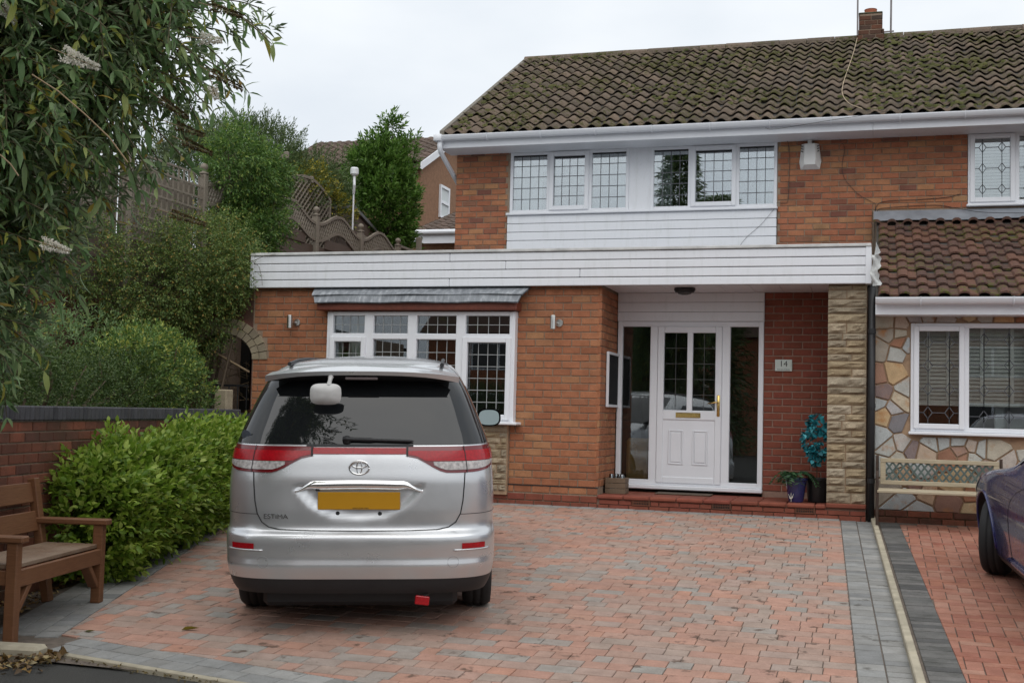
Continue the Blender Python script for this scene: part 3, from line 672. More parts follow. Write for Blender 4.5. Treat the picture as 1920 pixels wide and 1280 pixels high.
def ridge(x0, x1, parent):
    x = x0
    while x < x1-.05:
        l = min(.45, x1-x); m = MB(); n = 8
        vs_ = [(x+.004+(l-.008)*e, 20.45+.13*cos(pi*i/n), 7.36+.115*sin(pi*i/n)+random.uniform(-.004, .004)) for e in (0, 1) for i in range(n+1)]
        m.add(vs_, [(i, i+1, n+1+i+1, n+1+i) for i in range(n)]+[tuple(range(n, -1, -1)), tuple(range(n+1, 2*n+2))]); m.build('ridge_tile', TILE, parent, smooth=False); x += l
ridge(-6.13, XP, roof)
m = MB(); m.prism([(EY-.03, EZ+.0), (20.45, 7.385), (20.45, 7.47), (EY-.03, EZ+.085)], lambda u, v: (-6.125, u, v), lambda u, v: (-6.06, u, v)); m.build('verge_mortar', simple('verge_mortar', (.16, .145, .12), .95, var=.3), roof)
# gutter, fascia and soffit
def gutter(x0, x1, parent, y=16.05, z=4.955):
    n = 7; prof = [(.055*cos(pi+pi*i/n), .06*sin(pi+pi*i/n)) for i in range(n+1)]; prof = [(-.062, .012), (-.062, 0)]+prof[1:-1]+[(.055, .012)]
    m = MB(); vs_ = [(x, y+a, z+.045+b) for x in (x0, x1) for a, b in prof]+[(x, y+a*.88, z+.05+b*.88) for x in (x0, x1) for a, b in prof]; k = len(prof)
    m.add(vs_, [(i, i+1, k+i+1, k+i) for i in range(k-1)]+[(2*k+i+1, 2*k+i, 3*k+i, 3*k+i+1) for i in range(k-1)]+[(0, 2*k, 2*k+k-1, k-1)[::1]]); return m.build('gutter', PVC, parent)
def brackets(xs, parent, y=16.05, z=4.955):
    for x in xs:
        m = MB(); n = 7; pr = [(.066*cos(pi+pi*i/n), .072*sin(pi+pi*i/n)) for i in range(n+1)]+[(.066, .02)]; pr = [(-.07, .016)]+pr
        m.tube([(x, y+a, z+.045+b) for a, b in pr], .007, 6); m.build('gutter_bracket', PVC, parent)
gutter(-6.12, XP, house); brackets([-5.35+.79*i for i in range(7)], house)
MB().bbox(-6.10, XP, 16.115, 16.14, 4.845, 5.02, .004).build('eaves_fascia', PVC, house)
MB().box(-6.10, XP, 16.14, YU+.01, 4.848, 4.862).build('soffit', PVCG, house)
m = MB(); m.prism([(16.13, 5.02), (20.45, 7.40), (20.45, 7.20), (16.13, 4.83)], lambda u, v: (-6.11, u, v), lambda u, v: (-6.085, u, v)); m.prism([(24.75, 5.02), (20.45, 7.40), (20.45, 7.20), (24.75, 4.83)], lambda u, v: (-6.11, u, v), lambda u, v: (-6.085, u, v)); m.build('verge_board', PVC, house)
m = MB(); m.bbox(-6.15, -6.03, 15.98, 16.11, 4.93, 5.03, .01); m.tube([(-6.07, 16.05, 4.95), (-6.07, 16.05, 4.84), (-6.07, 16.1, 4.78), (-6.055, 16.95, 4.42), (-6.05, 17.05, 4.34), (-6.05, 17.05, 2.6)], .036, 10); m.build('downpipe', PVC, house, smooth=True)
# chimney on the ridge
ch = MB(); ch.box(-.36, .05, 20.25, 20.66, 7.1, 7.50); ch.box(-.33, .02, 20.28, 20.63, 7.5, 7.78); ch = ch.build('chimney', MORT, house)
m = MB(); cb = lambda a, b, c, d, y0, x1: (joined_bricks(m, brick_rects(a, b, c, d, bl=.2, bh=.08), lambda u, dd, v: (u, y0+dd, v)), joined_bricks(m, brick_rects(y0+.01, y0+(b-a), c, d, bl=.2, bh=.08, shift=.1), lambda u, dd, v: (x1-dd, u, v)))
cb(-.37, .06, 7.26, 7.50, 20.24, .062); cb(-.34, .03, 7.51, 7.77, 20.27, .032); m.build('chimney_bricks', piece('sooty_brick', [(0, (.09, .05, .035)), (.5, (.15, .065, .04)), (1, (.07, .05, .04))]), house, kind='stuff')
MB().bbox(-.345, .035, 20.265, 20.645, 7.775, 7.80, .01).build('chimney_cap', simple('mossy_mortar', (.07, .08, .05), .95, var=.4), ch)
MB().lathe([(.105, 0), (.105, .03), (.098, .04), (.10, .09), (.105, .1), (.085, .1), (.085, .05)], (-.155, 20.45, 7.79), 18).build('chimney_pot', simple('terracotta', (.33, .10, .05), .8), ch, smooth=False)
a1 = MB(); a1.tube([(-.36, 20.22, 7.4), (-.36, 20.22, 9.2)], .014, 8); tag(a1.build('aerial_mast', simple('dull_steel', (.22, .2, .2), .5, metal=.5)), 'slim steel aerial mast fixed at the left side of the chimney', 'mast')
a2 = thing('aerial_mast', (.17, 20.45, 7.2), 'taller aerial mast on two wall brackets at the right of the chimney', 'mast')
MB().tube([(.165, 20.44, 7.24), (.175, 20.44, 9.3)], .016, 8).build('pole', MATS['dull_steel'], a2)
for z in (7.36, 7.50): MB().bar((.05, 20.44, z), (.215, 20.44, z+.005), .025, .02).build('bracket', MATS['dull_steel'], a2)

# ================================================================== neighbour's house
nb = thing('neighbour_house', (2, 14, 0), 'adjoining house with crazy stone front, brown tiled lean-to and diamond leaded windows', 'house')
XR = 5.4
NY = 13.55
mm = MB(); slab(-.03, XR, 0, 2.36, [(.335, 2.6, .93, 2.12)], lambda a, b, c, d: mm.box(a, b, NY+.012, NY+.3, c, d)); nwall = mm.build('stone_wall', CRMORT, nb)
# crazy paving: irregular flat stones set in mortar
rs = random.Random(21); pts = []
tries = 0
while len(pts) < 250 and tries < 20000:
    tries += 1; p = (rs.uniform(-.03, 3.6), rs.uniform(.13, 2.30)); big = p[0] < .36
    dmin = .088 if rs.random() < .7 else .05
    if all((p[0]-q[0])**2+(p[1]-q[1])**2 > dmin**2*(1.6 if rs.random() < .5 else 1) for q in pts): pts.append(p)
for i, p in enumerate(pts):
    poly = [(-.028, .12), (3.7, .12), (3.7, 2.33), (-.028, 2.33)]
    for q in pts:
        if q is p or (q[0]-p[0])**2+(q[1]-p[1])**2 > .5: continue
        dx, dz = q[0]-p[0], q[1]-p[1]; L = sqrt(dx*dx+dz*dz); poly = clip(poly, dx, dz, dx*(p[0]+q[0])/2+dz*(p[1]+q[1])/2-.0075*L)
        if len(poly) < 3: break
    if len(poly) < 3: continue
    inwin = lambda q: .31 < q[0] < 2.6 and .92 < q[1] < 2.14
    if .335 < p[0] < 2.6 and .93 < p[1] < 2.12: continue
    if p[1] < 2.12 and p[1] > .93: poly = clip(poly, 1, 0, .325) if p[0] < .335 else poly
    elif p[0] > .335: poly = clip(poly, 0, 1, .905) if p[1] <= .93 else clip(poly, 0, -1, -2.13)
    if area(poly) < .0015: continue
    cx0 = sum(q[0] for q in poly)/len(poly); cz0 = sum(q[1] for q in poly)/len(poly); n = len(poly); jd = rs.uniform(0, .006)
    pl2 = [(cx0+(a-cx0)*.93, cz0+(b-cz0)*.93) for a, b in poly]
    m = MB(); v = [(a, NY-.004-jd, b) for a, b in pl2]+[(a, NY+.003, b) for a, b in poly]+[(a, NY+.02, b) for a, b in poly]
    m.add(v, [tuple(range(n))]+[(i_+n, (i_+1) % n+n, (i_+1) % n, i_) for i_ in range(n)]+[(i_+2*n, (i_+1) % n+2*n, (i_+1) % n+n, i_+n) for i_ in range(n)]); m.build('stone', CRAZY, nwall)
m = MB(); joined_bricks(m, brick_rects(-.03, XR, -.02, .115, bl=.23, bh=.075), lambda u, d, v: (u, NY-.02+d, v)); m.build('plinth_bricks', BRD, nb, kind='stuff')
mm = MB(); mm.box(-.04, XR, NY+.301, YU, 0, .3); mm.build('floor_slab', MORT, nb)
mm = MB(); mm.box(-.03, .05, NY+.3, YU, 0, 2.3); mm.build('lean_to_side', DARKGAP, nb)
# ground floor window with a white blind behind leaded diamonds
def diamond_cames(x0, x1, z0, z1, xs, zs, y, parent, w=.008, r=(.045, .065)):
    m = MB(); bar = lambda p, q: m.bar((p[0], y-.003, p[1]), (q[0], y-.003, q[1]), .004, w, up=(0, 0, 1)) if abs(p[0]-q[0]) > 1e-4 else m.box(p[0]-w/2, p[0]+w/2, y-.005, y-.001, min(p[1], q[1]), max(p[1], q[1]))
    for xi in xs:
        zz_ = [z0]+list(zs)+[z1]
        for i in range(len(zz_)-1): bar((xi, zz_[i]+(r[1] if i else 0)), (xi, zz_[i+1]-(r[1] if i < len(zz_)-2 else 0)))
    for zj in zs:
        xx = [x0]+list(xs)+[x1]
        for i in range(len(xx)-1): bar((xx[i]+(r[0] if i else 0), zj), (xx[i+1]-(r[0] if i < len(xx)-2 else 0), zj))
        for xi in xs:
            for a, b in (((xi-r[0], zj), (xi, zj+r[1])), ((xi, zj+r[1]), (xi+r[0], zj)), ((xi+r[0], zj), (xi, zj-r[1])), ((xi, zj-r[1]), (xi-r[0], zj))): bar(a, b)
    return m.build('lead_diamonds', LEADCAME, parent)
nwm = MB(); ny = NY-.02; rect_frame(nwm, .335, 2.6, .965, 2.12, ny, ny+.08, .05)
for x in (.892, 1.50, 2.05): nwm.bbox(x-.03, x+.03, ny+.001, ny+.08, 1.0, 2.075, .006)
nwin = nwm.build('leaded_window', PVC, nb)
for i, (a, b) in enumerate(((.385, .862), (.922, 1.47), (1.53, 2.02), (2.08, 2.55))):
    z0, z1 = 1.015, 2.07
    if i == 0: s = MB(); rect_frame(s, a-.02, b+.015, .995, 2.09, ny-.02, ny+.03, .055); s.build('sash', PVC, nwin); a += .04; b -= .04; z0, z1 = 1.055, 2.03
    pane(a, b, z0, z1, ny+.035, nwin, GLASSD); wv = b-a
    diamond_cames(a, b, z0, z1, (a+wv*.22, a+wv*.76) if i == 0 else (a+wv*.27, a+wv*.72), [z1-(z1-z0)*k for k in (.115, .37, .625, .885)], ny+.035, nwin)
MB().bbox(.315, 2.65, ny-.06, NY+.02, .93, .964, .008).build('window_sill', PVC, nwin)
bl = MB()
for i in range(20): bl.obox((1.46, NY+.16, 2.09-i*.042), (1.09, 0, 0), (0, .024*cos(.95), .024*sin(.95)), (0, -.0010, .0007))
blind = bl.build('venetian_blind', simple('cream_blind', (.78, .77, .70), .6), nwin)
bt = MB()
for x in (.52, .72, 1.06, 1.36, 1.7, 2.2): bt.box(x-.018, x+.018, NY+.132, NY+.135, 1.28, 2.11)
bt.bbox(.38, 2.55, NY+.14, NY+.18, 1.245, 1.275, .004); bt.build('blind_tape', MATS['cream_blind'], nwin)
mm = MB(); mm.box(.1, 3.2, 16.0, 16.1, .3, 2.4); mm.box(.06, .12, NY+.31, 16, .3, 2.3); mm.box(3.0, 3.1, NY+.31, 16, .3, 2.3); mm.build('front_room', ROOM, nb)
mm = MB(); mm.bbox(1.2, 1.3, NY+.3, NY+.35, .9, 1.3, .01); mm.box(1.28, 1.62, NY+.5, NY+.52, .9, 1.28); mm.build('pale_blind_edge', CURT, nb)
# lean-to roof: flat interlocking tiles with a roll
LA = math.atan2(3.66-2.40, 16.42-13.27); LGA = .338
def flat_tile(w=.2):
    m = MB(); pr = [(-.10, .0), (-.085, .024), (-.055, .034), (-.02, .034), (.008, .024), (.02, .004), (.06, 0), (.103, 0)]; k = len(pr); L = .40
    v = [(x, 0, z) for x, z in pr]+[(x, L, z) for x, z in pr]+[(x, 0, z-.022) for x, z in pr]
    m.add(v, [(i, i+1, k+i+1, k+i) for i in range(k-1)]+[(2*k+i, 2*k+i+1, i+1, i) for i in range(k-1)]); return m
FT = flat_tile(); ftm = FT.mesh('lean_to_tile'); ftm.materials.append(TILEB)
lr = MB(); lr.prism([(13.25, 2.37), (16.59, 2.37+3.34*math.tan(LA)), (16.59, 2.30+3.34*math.tan(LA)), (13.25, 2.30)], lambda u, v: (-.03, u, v), lambda u, v: (XR, u, v)); lroof = lr.build('lean_to_roof', MATS['roof_felt'], nb)
ltm = MB()
for r in range(10):
    for c in range(19):
        s = r*LGA
        if c >= 12:
            rt_ = Matrix.Rotation(LA-.09, 3, 'X'); ltm.add([tuple(rt_ @ Vector(v)+Vector((-.005+.2*(c+.5), 13.25+s*cos(LA), 2.402+s*sin(LA)))) for v in FT.v], FT.f, random.random()+.001); continue
        o = put('tile', ftm, None, lroof, loc=(-.005+.2*(c+.5)+random.uniform(-.004, .004), 13.25+s*cos(LA)+random.uniform(-.008, .008), 2.402+s*sin(LA)))
        o.rotation_euler = (LA-.09+random.uniform(-.014, .014), random.uniform(-.015, .015), random.uniform(-.01, .01))
ltm.build('side_tiles', TILEB, lroof, kind='stuff')
m = MB(); m.grid(lambda u, v: (-.07+(XR+.07)*u, 16.59-.20*v*1.0-.004*sin(30*u), 3.86-.165*v+.006*sin(23*u)*v), 60, 4, flip=True); m.build('flashing', FLASH, nb, smooth=True)
top = MB()
for c in range(19): top.add([(-.1+.2*(c+.5)+x, 16.37+y*.12, 3.665+z*1.5) for x, y, z in FT.v], FT.f, random.random())
top.build('top_course', TILEB, nb, kind='stuff')
gutter(-.03, XR, nb, 13.17, 2.30); brackets([.42+.9*i for i in range(5)], nb, 13.17, 2.30)
MB().bbox(-.03, XR, 13.245, 13.27, 2.185, 2.37, .004).build('eaves_fascia', PVC, nb); MB().box(-.03, XR, 13.27, NY+.012, 2.19, 2.205).build('soffit', PVCG, nb)
# its upper storey
mm = MB(); slab(XP+.002, XR, 2.6, 4.86, [(1.105, 2.6, 3.9, 4.86)], lambda a, b, c, d: mm.box(a, b, YU+.006, YU+.3, c, d)); mm.box(5.1, XR, YU+.302, 24.2, 0, 4.86); mm.build('upper_wall', MORT, nb)
m = MB(); joined_bricks(m, brick_rects(2.6, XR, 3.7, 4.86, bl=.222, bh=.083), lambda u, d, v: (u, YU+d-.004, v)); joined_bricks(m, brick_rects(1.11, 2.6, 3.68, 3.86, bl=.222, bh=.083), lambda u, d, v: (u, YU+d-.004, v)); m.build('upper_bricks', BRU, nb, kind='stuff')
w2 = MB(); rect_frame(w2, 1.11, 2.6, 3.92, 4.855, YW, YW+.07, .05); w2.bbox(1.70-.035, 1.70+.035, YW+.001, YW+.07, 3.96, 4.81, .006); w2.bbox(2.2-.035, 2.2+.035, YW+.001, YW+.07, 3.96, 4.81, .006); w2 = w2.build('upper_window', PVC, nb)
s = MB(); rect_frame(s, 1.135, 1.685, 3.945, 4.84, YW-.022, YW+.03, .06); s.build('sash', PVC, w2)
for a, b in ((1.195, 1.625), (1.735, 2.165), (2.235, 2.55)):
    pane(a, b, 4.0, 4.79, YW+.03, w2, glassmat('half_mirror_pane', .22, (.8, .84, .84)) if 'half_mirror_pane' not in MATS else MATS['half_mirror_pane']); wv = b-a; diamond_cames(a, b, 4.0, 4.79, (a+wv*.22, a+wv*.77), (4.67, 4.395, 4.12), YW+.03, w2)
MB().bbox(1.09, 2.65, YU-.07, YU+.02, 3.885, 3.918, .008).build('window_sill', PVC, w2)
bl = MB()
for i in range(20): bl.obox((1.85, YU+.16, 4.80-i*.042), (.74, 0, 0), (0, .024*cos(.95), .024*sin(.95)), (0, -.0010, .0007))
bl.build('venetian_blind', MATS['cream_blind'], w2)
MB().box(1.0, 2.8, YU+1.5, YU+1.6, 3.6, 4.95).build('bedroom', ROOM, nb)
nroof = roof_deck(XP+.002, XR).build('roof', MATS['roof_felt'], nb)
tiles(nroof, -.13, 20, 15, 180, TILE); ridge(XP, XR, nroof)
def moss(parent, x0, x1, n, seed):
    rr = random.Random(seed); m = MB()
    while n > 0:
        x, r = rr.uniform(x0, x1), rr.uniform(.1, 14.9)
        if sin(x*2.1+1)+sin(r*.9+x)+rr.gauss(0, .8) < .7: continue
        p = roof_pos(x, r); s = rr.uniform(.018, .05); n -= 1; k = 6; a0 = rr.uniform(0, 6)
        ring = lambda q, h: [(p[0]+s*q*rr.uniform(.8, 1.2)*cos(a0+2*pi*i/k), p[1]+s*q*.8*sin(a0+2*pi*i/k), p[2]+.035+s*q*.8*sin(a0+2*pi*i/k)*math.tan(RA)+h*s) for i in range(k)]
        v = ring(1, -.2)+ring(.75, .35)+[(p[0], p[1], p[2]+.035+.5*s)]
        m.add(v, [(i, (i+1) % k, k+(i+1) % k, k+i) for i in range(k)]+[(k+i, k+(i+1) % k, 2*k) for i in range(k)], rr.random())
    m.build('moss_clumps', MOSS, parent, kind='stuff', smooth=True)
MOSS = piece('moss_cushion', [(0, (.045, .05, .012)), (.5, (.07, .075, .018)), (1, (.10, .095, .03))], grain=.5, bump=1.)
moss(roof, -6.0, XP, 420, 3); moss(nroof, XP, 2.6, 330, 4)
gutter(XP+.001, XR, nb); brackets([.25+.79*i for i in range(6)], nb)
MB().bbox(XP+.002, XR, 16.115, 16.14, 4.845, 5.02, .004).build('eaves_fascia', PVC, nb); MB().box(XP+.002, XR, 16.14, YU+.01, 4.848, 4.862).build('soffit', PVCG, nb)
# torn membrane hanging out of the lean-to verge and the dark gap beside the pier
m = MB(); m.grid(lambda u, v: (-.075+.085*u+.015*sin(9*v+1)+.012*sin(23*v)*u, 13.30+.02*sin(7*u+11*v)-.03*u, 2.50+.33*v), 5, 14); m.grid(lambda u, v: (-.05+.07*u*(1-v)+.02*v, 13.5-.03*u, 2.83+.12*v+.05*u), 4, 4)
tag(m.build('torn_membrane', simple('white_membrane', (.55, .56, .55), .7, var=.3, scale=18), smooth=True), 'torn strip of white roofing membrane hanging between fascia and brown tiles', 'membrane')

# ================================================================== cars
def paint(name, c, metal, rough, flake=.06):
    k = NM(name, rough, .5); n = k.noise(900, 2); k.col(k.mix(1., k.ramp(n, [(.3, tuple(v*(1-flake) for v in c)), (.7, tuple(v*(1+flake) for v in c))]), k.ramp(k.noise(2.2, 4), [(.3, (.95,)*3), (.7, (1.03,)*3)]), 'MULTIPLY'))
    k.b.inputs['Metallic'].default_value = metal; k.b.inputs['Coat Weight'].default_value = .8; k.b.inputs['Coat Roughness'].default_value = .05
    dirt = k.noise(5, 5); r = k.rng(dirt, .3, .7, rough*.85, rough*1.3); k.l(r, k.b.inputs['Roughness']); return k.m
SILVER = paint('silver_paint', (.60, .61, .625), .72, .30); BLUE = paint('dark_blue_paint', (.009, .014, .10), .15, .25)
def carglass():
    k = NM('dark_car_glass', .015, .55); k.col((.010, .011, .012)); k.b.inputs['Coat Weight'].default_value = .12; k.b.inputs['Coat Roughness'].default_value = .01; return k.m
CGLASS = carglass()
CHROME = simple('chrome', (.80, .80, .80), .09, metal=1., var=.02)
LRED = simple('red_lens', (.34, .004, .010), .2, spec=.4, var=.25, scale=60, coat=.2); LDRED = simple('dark_red_lens', (.14, .004, .008), .2, spec=.6, coat=.5)
LCLR = simple('clear_lens', (.40, .37, .36), .12, spec=.7, var=.55, scale=55, coat=.6)
TYRE = simple('tyre_rubber', (.016, .016, .017), .75); ALLOY = simple('alloy', (.45, .45, .46), .3, metal=.9)
PLATE = simple('yellow_plate', (.48, .235, .008), .45, var=.03)
class Car:
    def __init__(s, p): s.p = p
    def plan(s, u, z):
        p = s.p; w = spl(z, p['w']); yr = spl(z, p['yr']); yf = spl(z, p['yf']); ar = min(p['ar'], .6*w+.05); af = min(p['af'], (yf-yr)*.45); n, nf = p['n'], p['nf']
        if u <= 1: t = (1-u)*pi/2; x = w*max(0, cos(t))**(2/n); y = yr+ar*(1-max(0, sin(t))**(2/n))
        elif u <= 2: x = w; y = yr+ar+(yf-af-yr-ar)*(u-1)
        else: t = (u-2)*pi/2; x = w*max(0, cos(t))**(2/nf); y = yf-af*(1-max(0, sin(t))**(2/nf))
        if u < 1 and p.get('dent'): y += p['dent'](x, z)
        return x, y
    def S(s, sg, u, z, off=0.):
        x, y = s.plan(u, z)
        if off:
            e = .004; u2 = u+e if u < 2.99 else u-e
            x1, y1 = s.plan(u2, z); x2, y2 = s.plan(u, z+.004)
            a = Vector((x1-x, y1-y, 0))*(1 if u2 > u else -1); b = Vector((x2-x, y2-y, .004)); n = a.cross(b)
            if n.length > 1e-9: n.normalize(); x += n.x*off; y += n.y*off; z += n.z*off
        return Vector((sg*x, y, z))
    def u_of(s, x, z):
        """parameter at which the half width is x (rear quarter)"""
        w = spl(z, s.p['w']); q = min(1., abs(x)/w); return 1-math.acos(min(1., q**(s.p['n']/2)))/(pi/2)
    def side_x(s, y, z):
        us_ = np.linspace(.9, 3, 80); q = [s.plan(u, z) for u in us_]; return float(np.interp(y, [b for a, b in q], [a for a, b in q]))
    def R(s, x, z, off=0.): return s.S(1 if x >= 0 else -1, s.u_of(x, z), z, off)
    def body(s, zs, us, black_z, mats, arches):
        m = MB(); loop = [(1, u) for u in us]+[(-1, u) for u in us[::-1][1:-1]]; k = len(loop); vs_ = []; fs = []
        for z in zs: vs_ += [s.S(sg, u, z) for sg, u in loop]
        for j in range(len(zs)-1):
            for i in range(k): fs.append((j*k+i, j*k+(i+1) % k, (j+1)*k+(i+1) % k, (j+1)*k+i))
        fs += [tuple(range(k-1, -1, -1)), tuple(range((len(zs)-1)*k, len(zs)*k))]
        m.add(vs_, fs); me = m.mesh('body', True)
        for mt in mats: me.materials.append(mt)
        for f in me.polygons:
            if f.center.z < black_z: f.material_index = 1
        o = bpy.data.objects.new('body', me); COL.objects.link(o); cut = MB()
        for (y, r, zc) in arches:
            for sg in (-1, 1): cut.tube([(sg*.56, y, zc), (sg*1.2, y, zc)], r, 36)
        co = bpy.data.objects.new('cut', cut.mesh('cut')); COL.objects.link(co); co.data.materials.append(mats[1])
        md = o.modifiers.new('b', 'BOOLEAN'); md.operation = 'DIFFERENCE'; md.object = co; md.solver = 'EXACT'
        bpy.context.view_layer.update(); me2 = bpy.data.meshes.new_from_object(o.evaluated_get(bpy.context.evaluated_depsgraph_get()))
        bpy.data.objects.remove(o); bpy.data.objects.remove(co); me2.name = 'body'
        try: me2.set_sharp_from_angle(angle=radians(40))
        except Exception: pass
        return me2
    def patch(s, us, zlo, zhi, off, nz=4, sg=1):
        """strip of surface between two height curves; us: signed list of parameters"""
        m = MB(); n = len(us); vs_ = []
        for j in range(nz+1):
            for u in us:
                z = zlo(u)+(zhi(u)-zlo(u))*j/nz; vs_.append(s.S(1 if u >= 0 else -1, abs(u), z, off))
        m.add(vs_, [(j*n+i, j*n+i+1, (j+1)*n+i+1, (j+1)*n+i) for j in range(nz) for i in range(n-1)]); return m
    def xpatch(s, xs, zlo, zhi, off, nz=4):
        m = MB(); n = len(xs); vs_ = [s.R(x, zlo(x)+(zhi(x)-zlo(x))*j/nz, off) for j in range(nz+1) for x in xs]
        m.add(vs_, [(j*n+i, j*n+i+1, (j+1)*n+i+1, (j+1)*n+i) for j in range(nz) for i in range(n-1)]); return m
def wheel(parent, x, y, r=.33, w=.205, steer=0., sg=1):
    n = 40; prof = [(r*.66, -w/2+.01), (r*.74, -w/2), (r*.93, -w/2+.006), (r*.985, -w/2+.03), (r, -w/2+.055), (r, -.035), (r-.007, -.03), (r-.007, -.022), (r, -.018), (r, .018), (r-.007, .022), (r-.007, .03), (r, .035), (r, w/2-.055), (r*.985, w/2-.03), (r*.93, w/2-.006), (r*.74, w/2), (r*.66, w/2-.01)]
    def ax(m): m.v = [(v[2], v[0], v[1]) for v in m.v]; return m
    wm = MB(); k = len(prof); vs_ = [(a*cos(2*pi*j/n), a*sin(2*pi*j/n), h) for a, h in prof for j in range(n)]
    wm.add(vs_, [(i*n+j, i*n+(j+1) % n, (i+1)*n+(j+1) % n, (i+1)*n+j) for i in range(k-1) for j in range(n)]); ax(wm)
    wo = wm.build('wheel', TYRE, parent, smooth=True); wo.location = (x, y, r); wo.rotation_euler = (0, 0, steer)
    rm = MB(); rm.lathe([(r*.67, -w/2+.015), (r*.64, -w/2+.03), (r*.6, 0), (r*.6, w/2-.05), (.06, w/2-.05)], n=28)
    for i in range(5): a = 2*pi*i/5; rm.obox((cos(a)*r*.36, sin(a)*r*.36, sg*(w/2-.03)), (cos(a)*r*.3, sin(a)*r*.3, 0), (-sin(a)*.03, cos(a)*.03, 0), (0, 0, .015))
    ax(rm).build('rim', ALLOY, wo)
def place(o, ox, oy, heading, z=None):
    f = Vector((-sin(heading), cos(heading), .06*cos(heading))).normalized(); r = Vector((cos(heading), sin(heading), .06*sin(heading))); r = (r-f*r.dot(f)).normalized(); u = r.cross(f)
    Mx = Matrix((r, f, u)).transposed().to_4x4(); Mx.translation = (ox, oy, g(oy) if z is None else z); o.matrix_world = Mx
def dent(x, z):
    ax = abs(x)
    if ax > .43: return 0.
    zb = .712+.235*(ax/.415)**2.6
    return .022*smooth(0, .045, z-zb)*smooth(0, .014, .957-z)*smooth(0, .03, .425-ax)
est = Car(dict(ar=.52, n=4.4, af=1.25, nf=2.7, dent=dent,
  yr=[(.2, .16), (.262, .075), (.3, .05), (.36, .03), (.42, .012), (.455, .004), (.475, .014), (.56, .004), (.61, 0), (.635, .006), (.652, .03), (.665, .055), (.70, .062), (.8, .055), (.96, .058), (1.06, .075), (1.16, .10), (1.21, .12), (1.3, .16), (1.45, .235), (1.58, .32), (1.64, .40), (1.68, .52), (1.705, .68), (1.722, .88), (1.738, 1.15), (1.748, 1.5), (1.752, 1.8)],
  w=[(.2, .775), (.27, .825), (.36, .858), (.46, .872), (.6, .875), (.7, .866), (.85, .868), (1.0, .862), (1.12, .845), (1.2, .825), (1.35, .768), (1.5, .703), (1.58, .662), (1.64, .625), (1.68, .585), (1.705, .54), (1.722, .47), (1.738, .37), (1.748, .24), (1.752, .12)],
  yf=[(.2, 4.66), (.35, 4.76), (.55, 4.79), (.75, 4.74), (.9, 4.60), (1.0, 4.40), (1.06, 4.15), (1.12, 3.88), (1.25, 3.62), (1.45, 3.25), (1.58, 2.98), (1.66, 2.70), (1.71, 2.45), (1.735, 2.2), (1.752, 1.95)]))
mpv = thing('people_carrier', (0, 0, 0), 'silver people carrier with dark rear glass and a yellow plate parked on the red drive', 'car', rot=(0, 0, 0))
zs = sorted(set([.262, .28, .3, .33, .358, .362]+list(np.arange(.38, .62, .02))+[.625, .635, .643, .652, .66, .668, .68, .695]+list(np.arange(.71, 1.2, .0175))+list(np.arange(1.2, 1.6, .03))+[1.61, 1.64, 1.66, 1.68, 1.693, 1.705, 1.714, 1.722, 1.73, 1.738, 1.743, 1.748, 1.752]))
us = list(np.linspace(0, .5, 30))+list(np.linspace(.52, 1, 22))+[1.1, 1.25, 1.4, 1.55, 1.7, 1.85, 2.0]+list(np.linspace(2.06, 3, 16))
put('body', est.body(zs, us, .362, (SILVER, BLACK), ((.98, .375, .33), (3.93, .375, .33))), None, mpv)
wheel(mpv, .77, .98, steer=0); wheel(mpv, -.77, .98, sg=-1); wheel(mpv, .77, 3.93); wheel(mpv, -.77, 3.93, sg=-1)
m = MB(); m.bbox(-.63, .63, .25, 4.5, .145, .34, .03); m.bbox(-.80, .80, 1.40, 3.50, .16, .335, .03); m.build('underbody', BLACK, mpv)  # underbody, shaped wider and lower to deepen the shade beneath the car
sgn = lambda a: [-v for v in a[::-1]]+a[1:]
ug = list(np.linspace(0, .985, 26))
est.patch(sgn(ug), lambda u: 1.203, lambda u: 1.625, .004, 10).build('rear_window', CGLASS, mpv, smooth=True)
for sg in (-1, 1):
    est.patch([sg*u for u in np.linspace(1.0, 1.95, 14)][::sg], lambda u: 1.13+.04*(abs(u)-1), lambda u: 1.565-.05*(abs(u)-1), .004, 6).build('side_window', CGLASS, mpv, smooth=True)
est.patch([u for u in np.linspace(2.15, 3, 14)], lambda u: 1.13, lambda u: 1.62, .004, 6).build('windscreen', CGLASS, mpv, smooth=True); est.patch([-u for u in np.linspace(2.15, 3, 14)][::-1], lambda u: 1.13, lambda u: 1.62, .004, 6).build('windscreen', CGLASS, mpv, smooth=True)
# roof spoiler and its black underside
def spz(x): return 1.672-.035*(abs(x)/.62)**3
sp_ = MB(); xs_ = np.linspace(-.63, .63, 31)
def spp(u, v):
    x = -.63+1.26*u; t = abs(x)/.63; yb = .165+.11*t**4; yt = .62
    y = yt+(yb-yt)*v; k = 1-t**6*.25; return (x*(1-.10*(1-v)*1), y, (1.712-.055*t**2.2)*(1-v)+spz(x)*v+.014*sin(pi*v))
sp_.grid(spp, 30, 8, flip=True); sp_.grid(lambda u, v: (lambda a, b: (a[0], a[1]*(1-v)+b[1]*v, a[2]*(1-v)+b[2]*v))(spp(u, 1), (0, spp(u, 1)[1]+.012, spp(u, 1)[2]-.026-.012*(abs(u-.5)*2)**4)), 30, 2, flip=True)
sp_.build('spoiler', SILVER, mpv, smooth=True)
MB().grid(lambda u, v: (-.61+1.22*u, (spp(u, 1)[1]+.014)*(1-v)+.36*v, (spp(u, 1)[2]-.03)*(1-v)+1.60*v), 20, 3, flip=True).build('spoiler_underside', BLACK, mpv)
MB().bbox(-.105, .105, .185, .215, 1.616, 1.634, .005).build('high_brake_light', simple('grey_lens', (.16, .13, .13), .25), mpv)
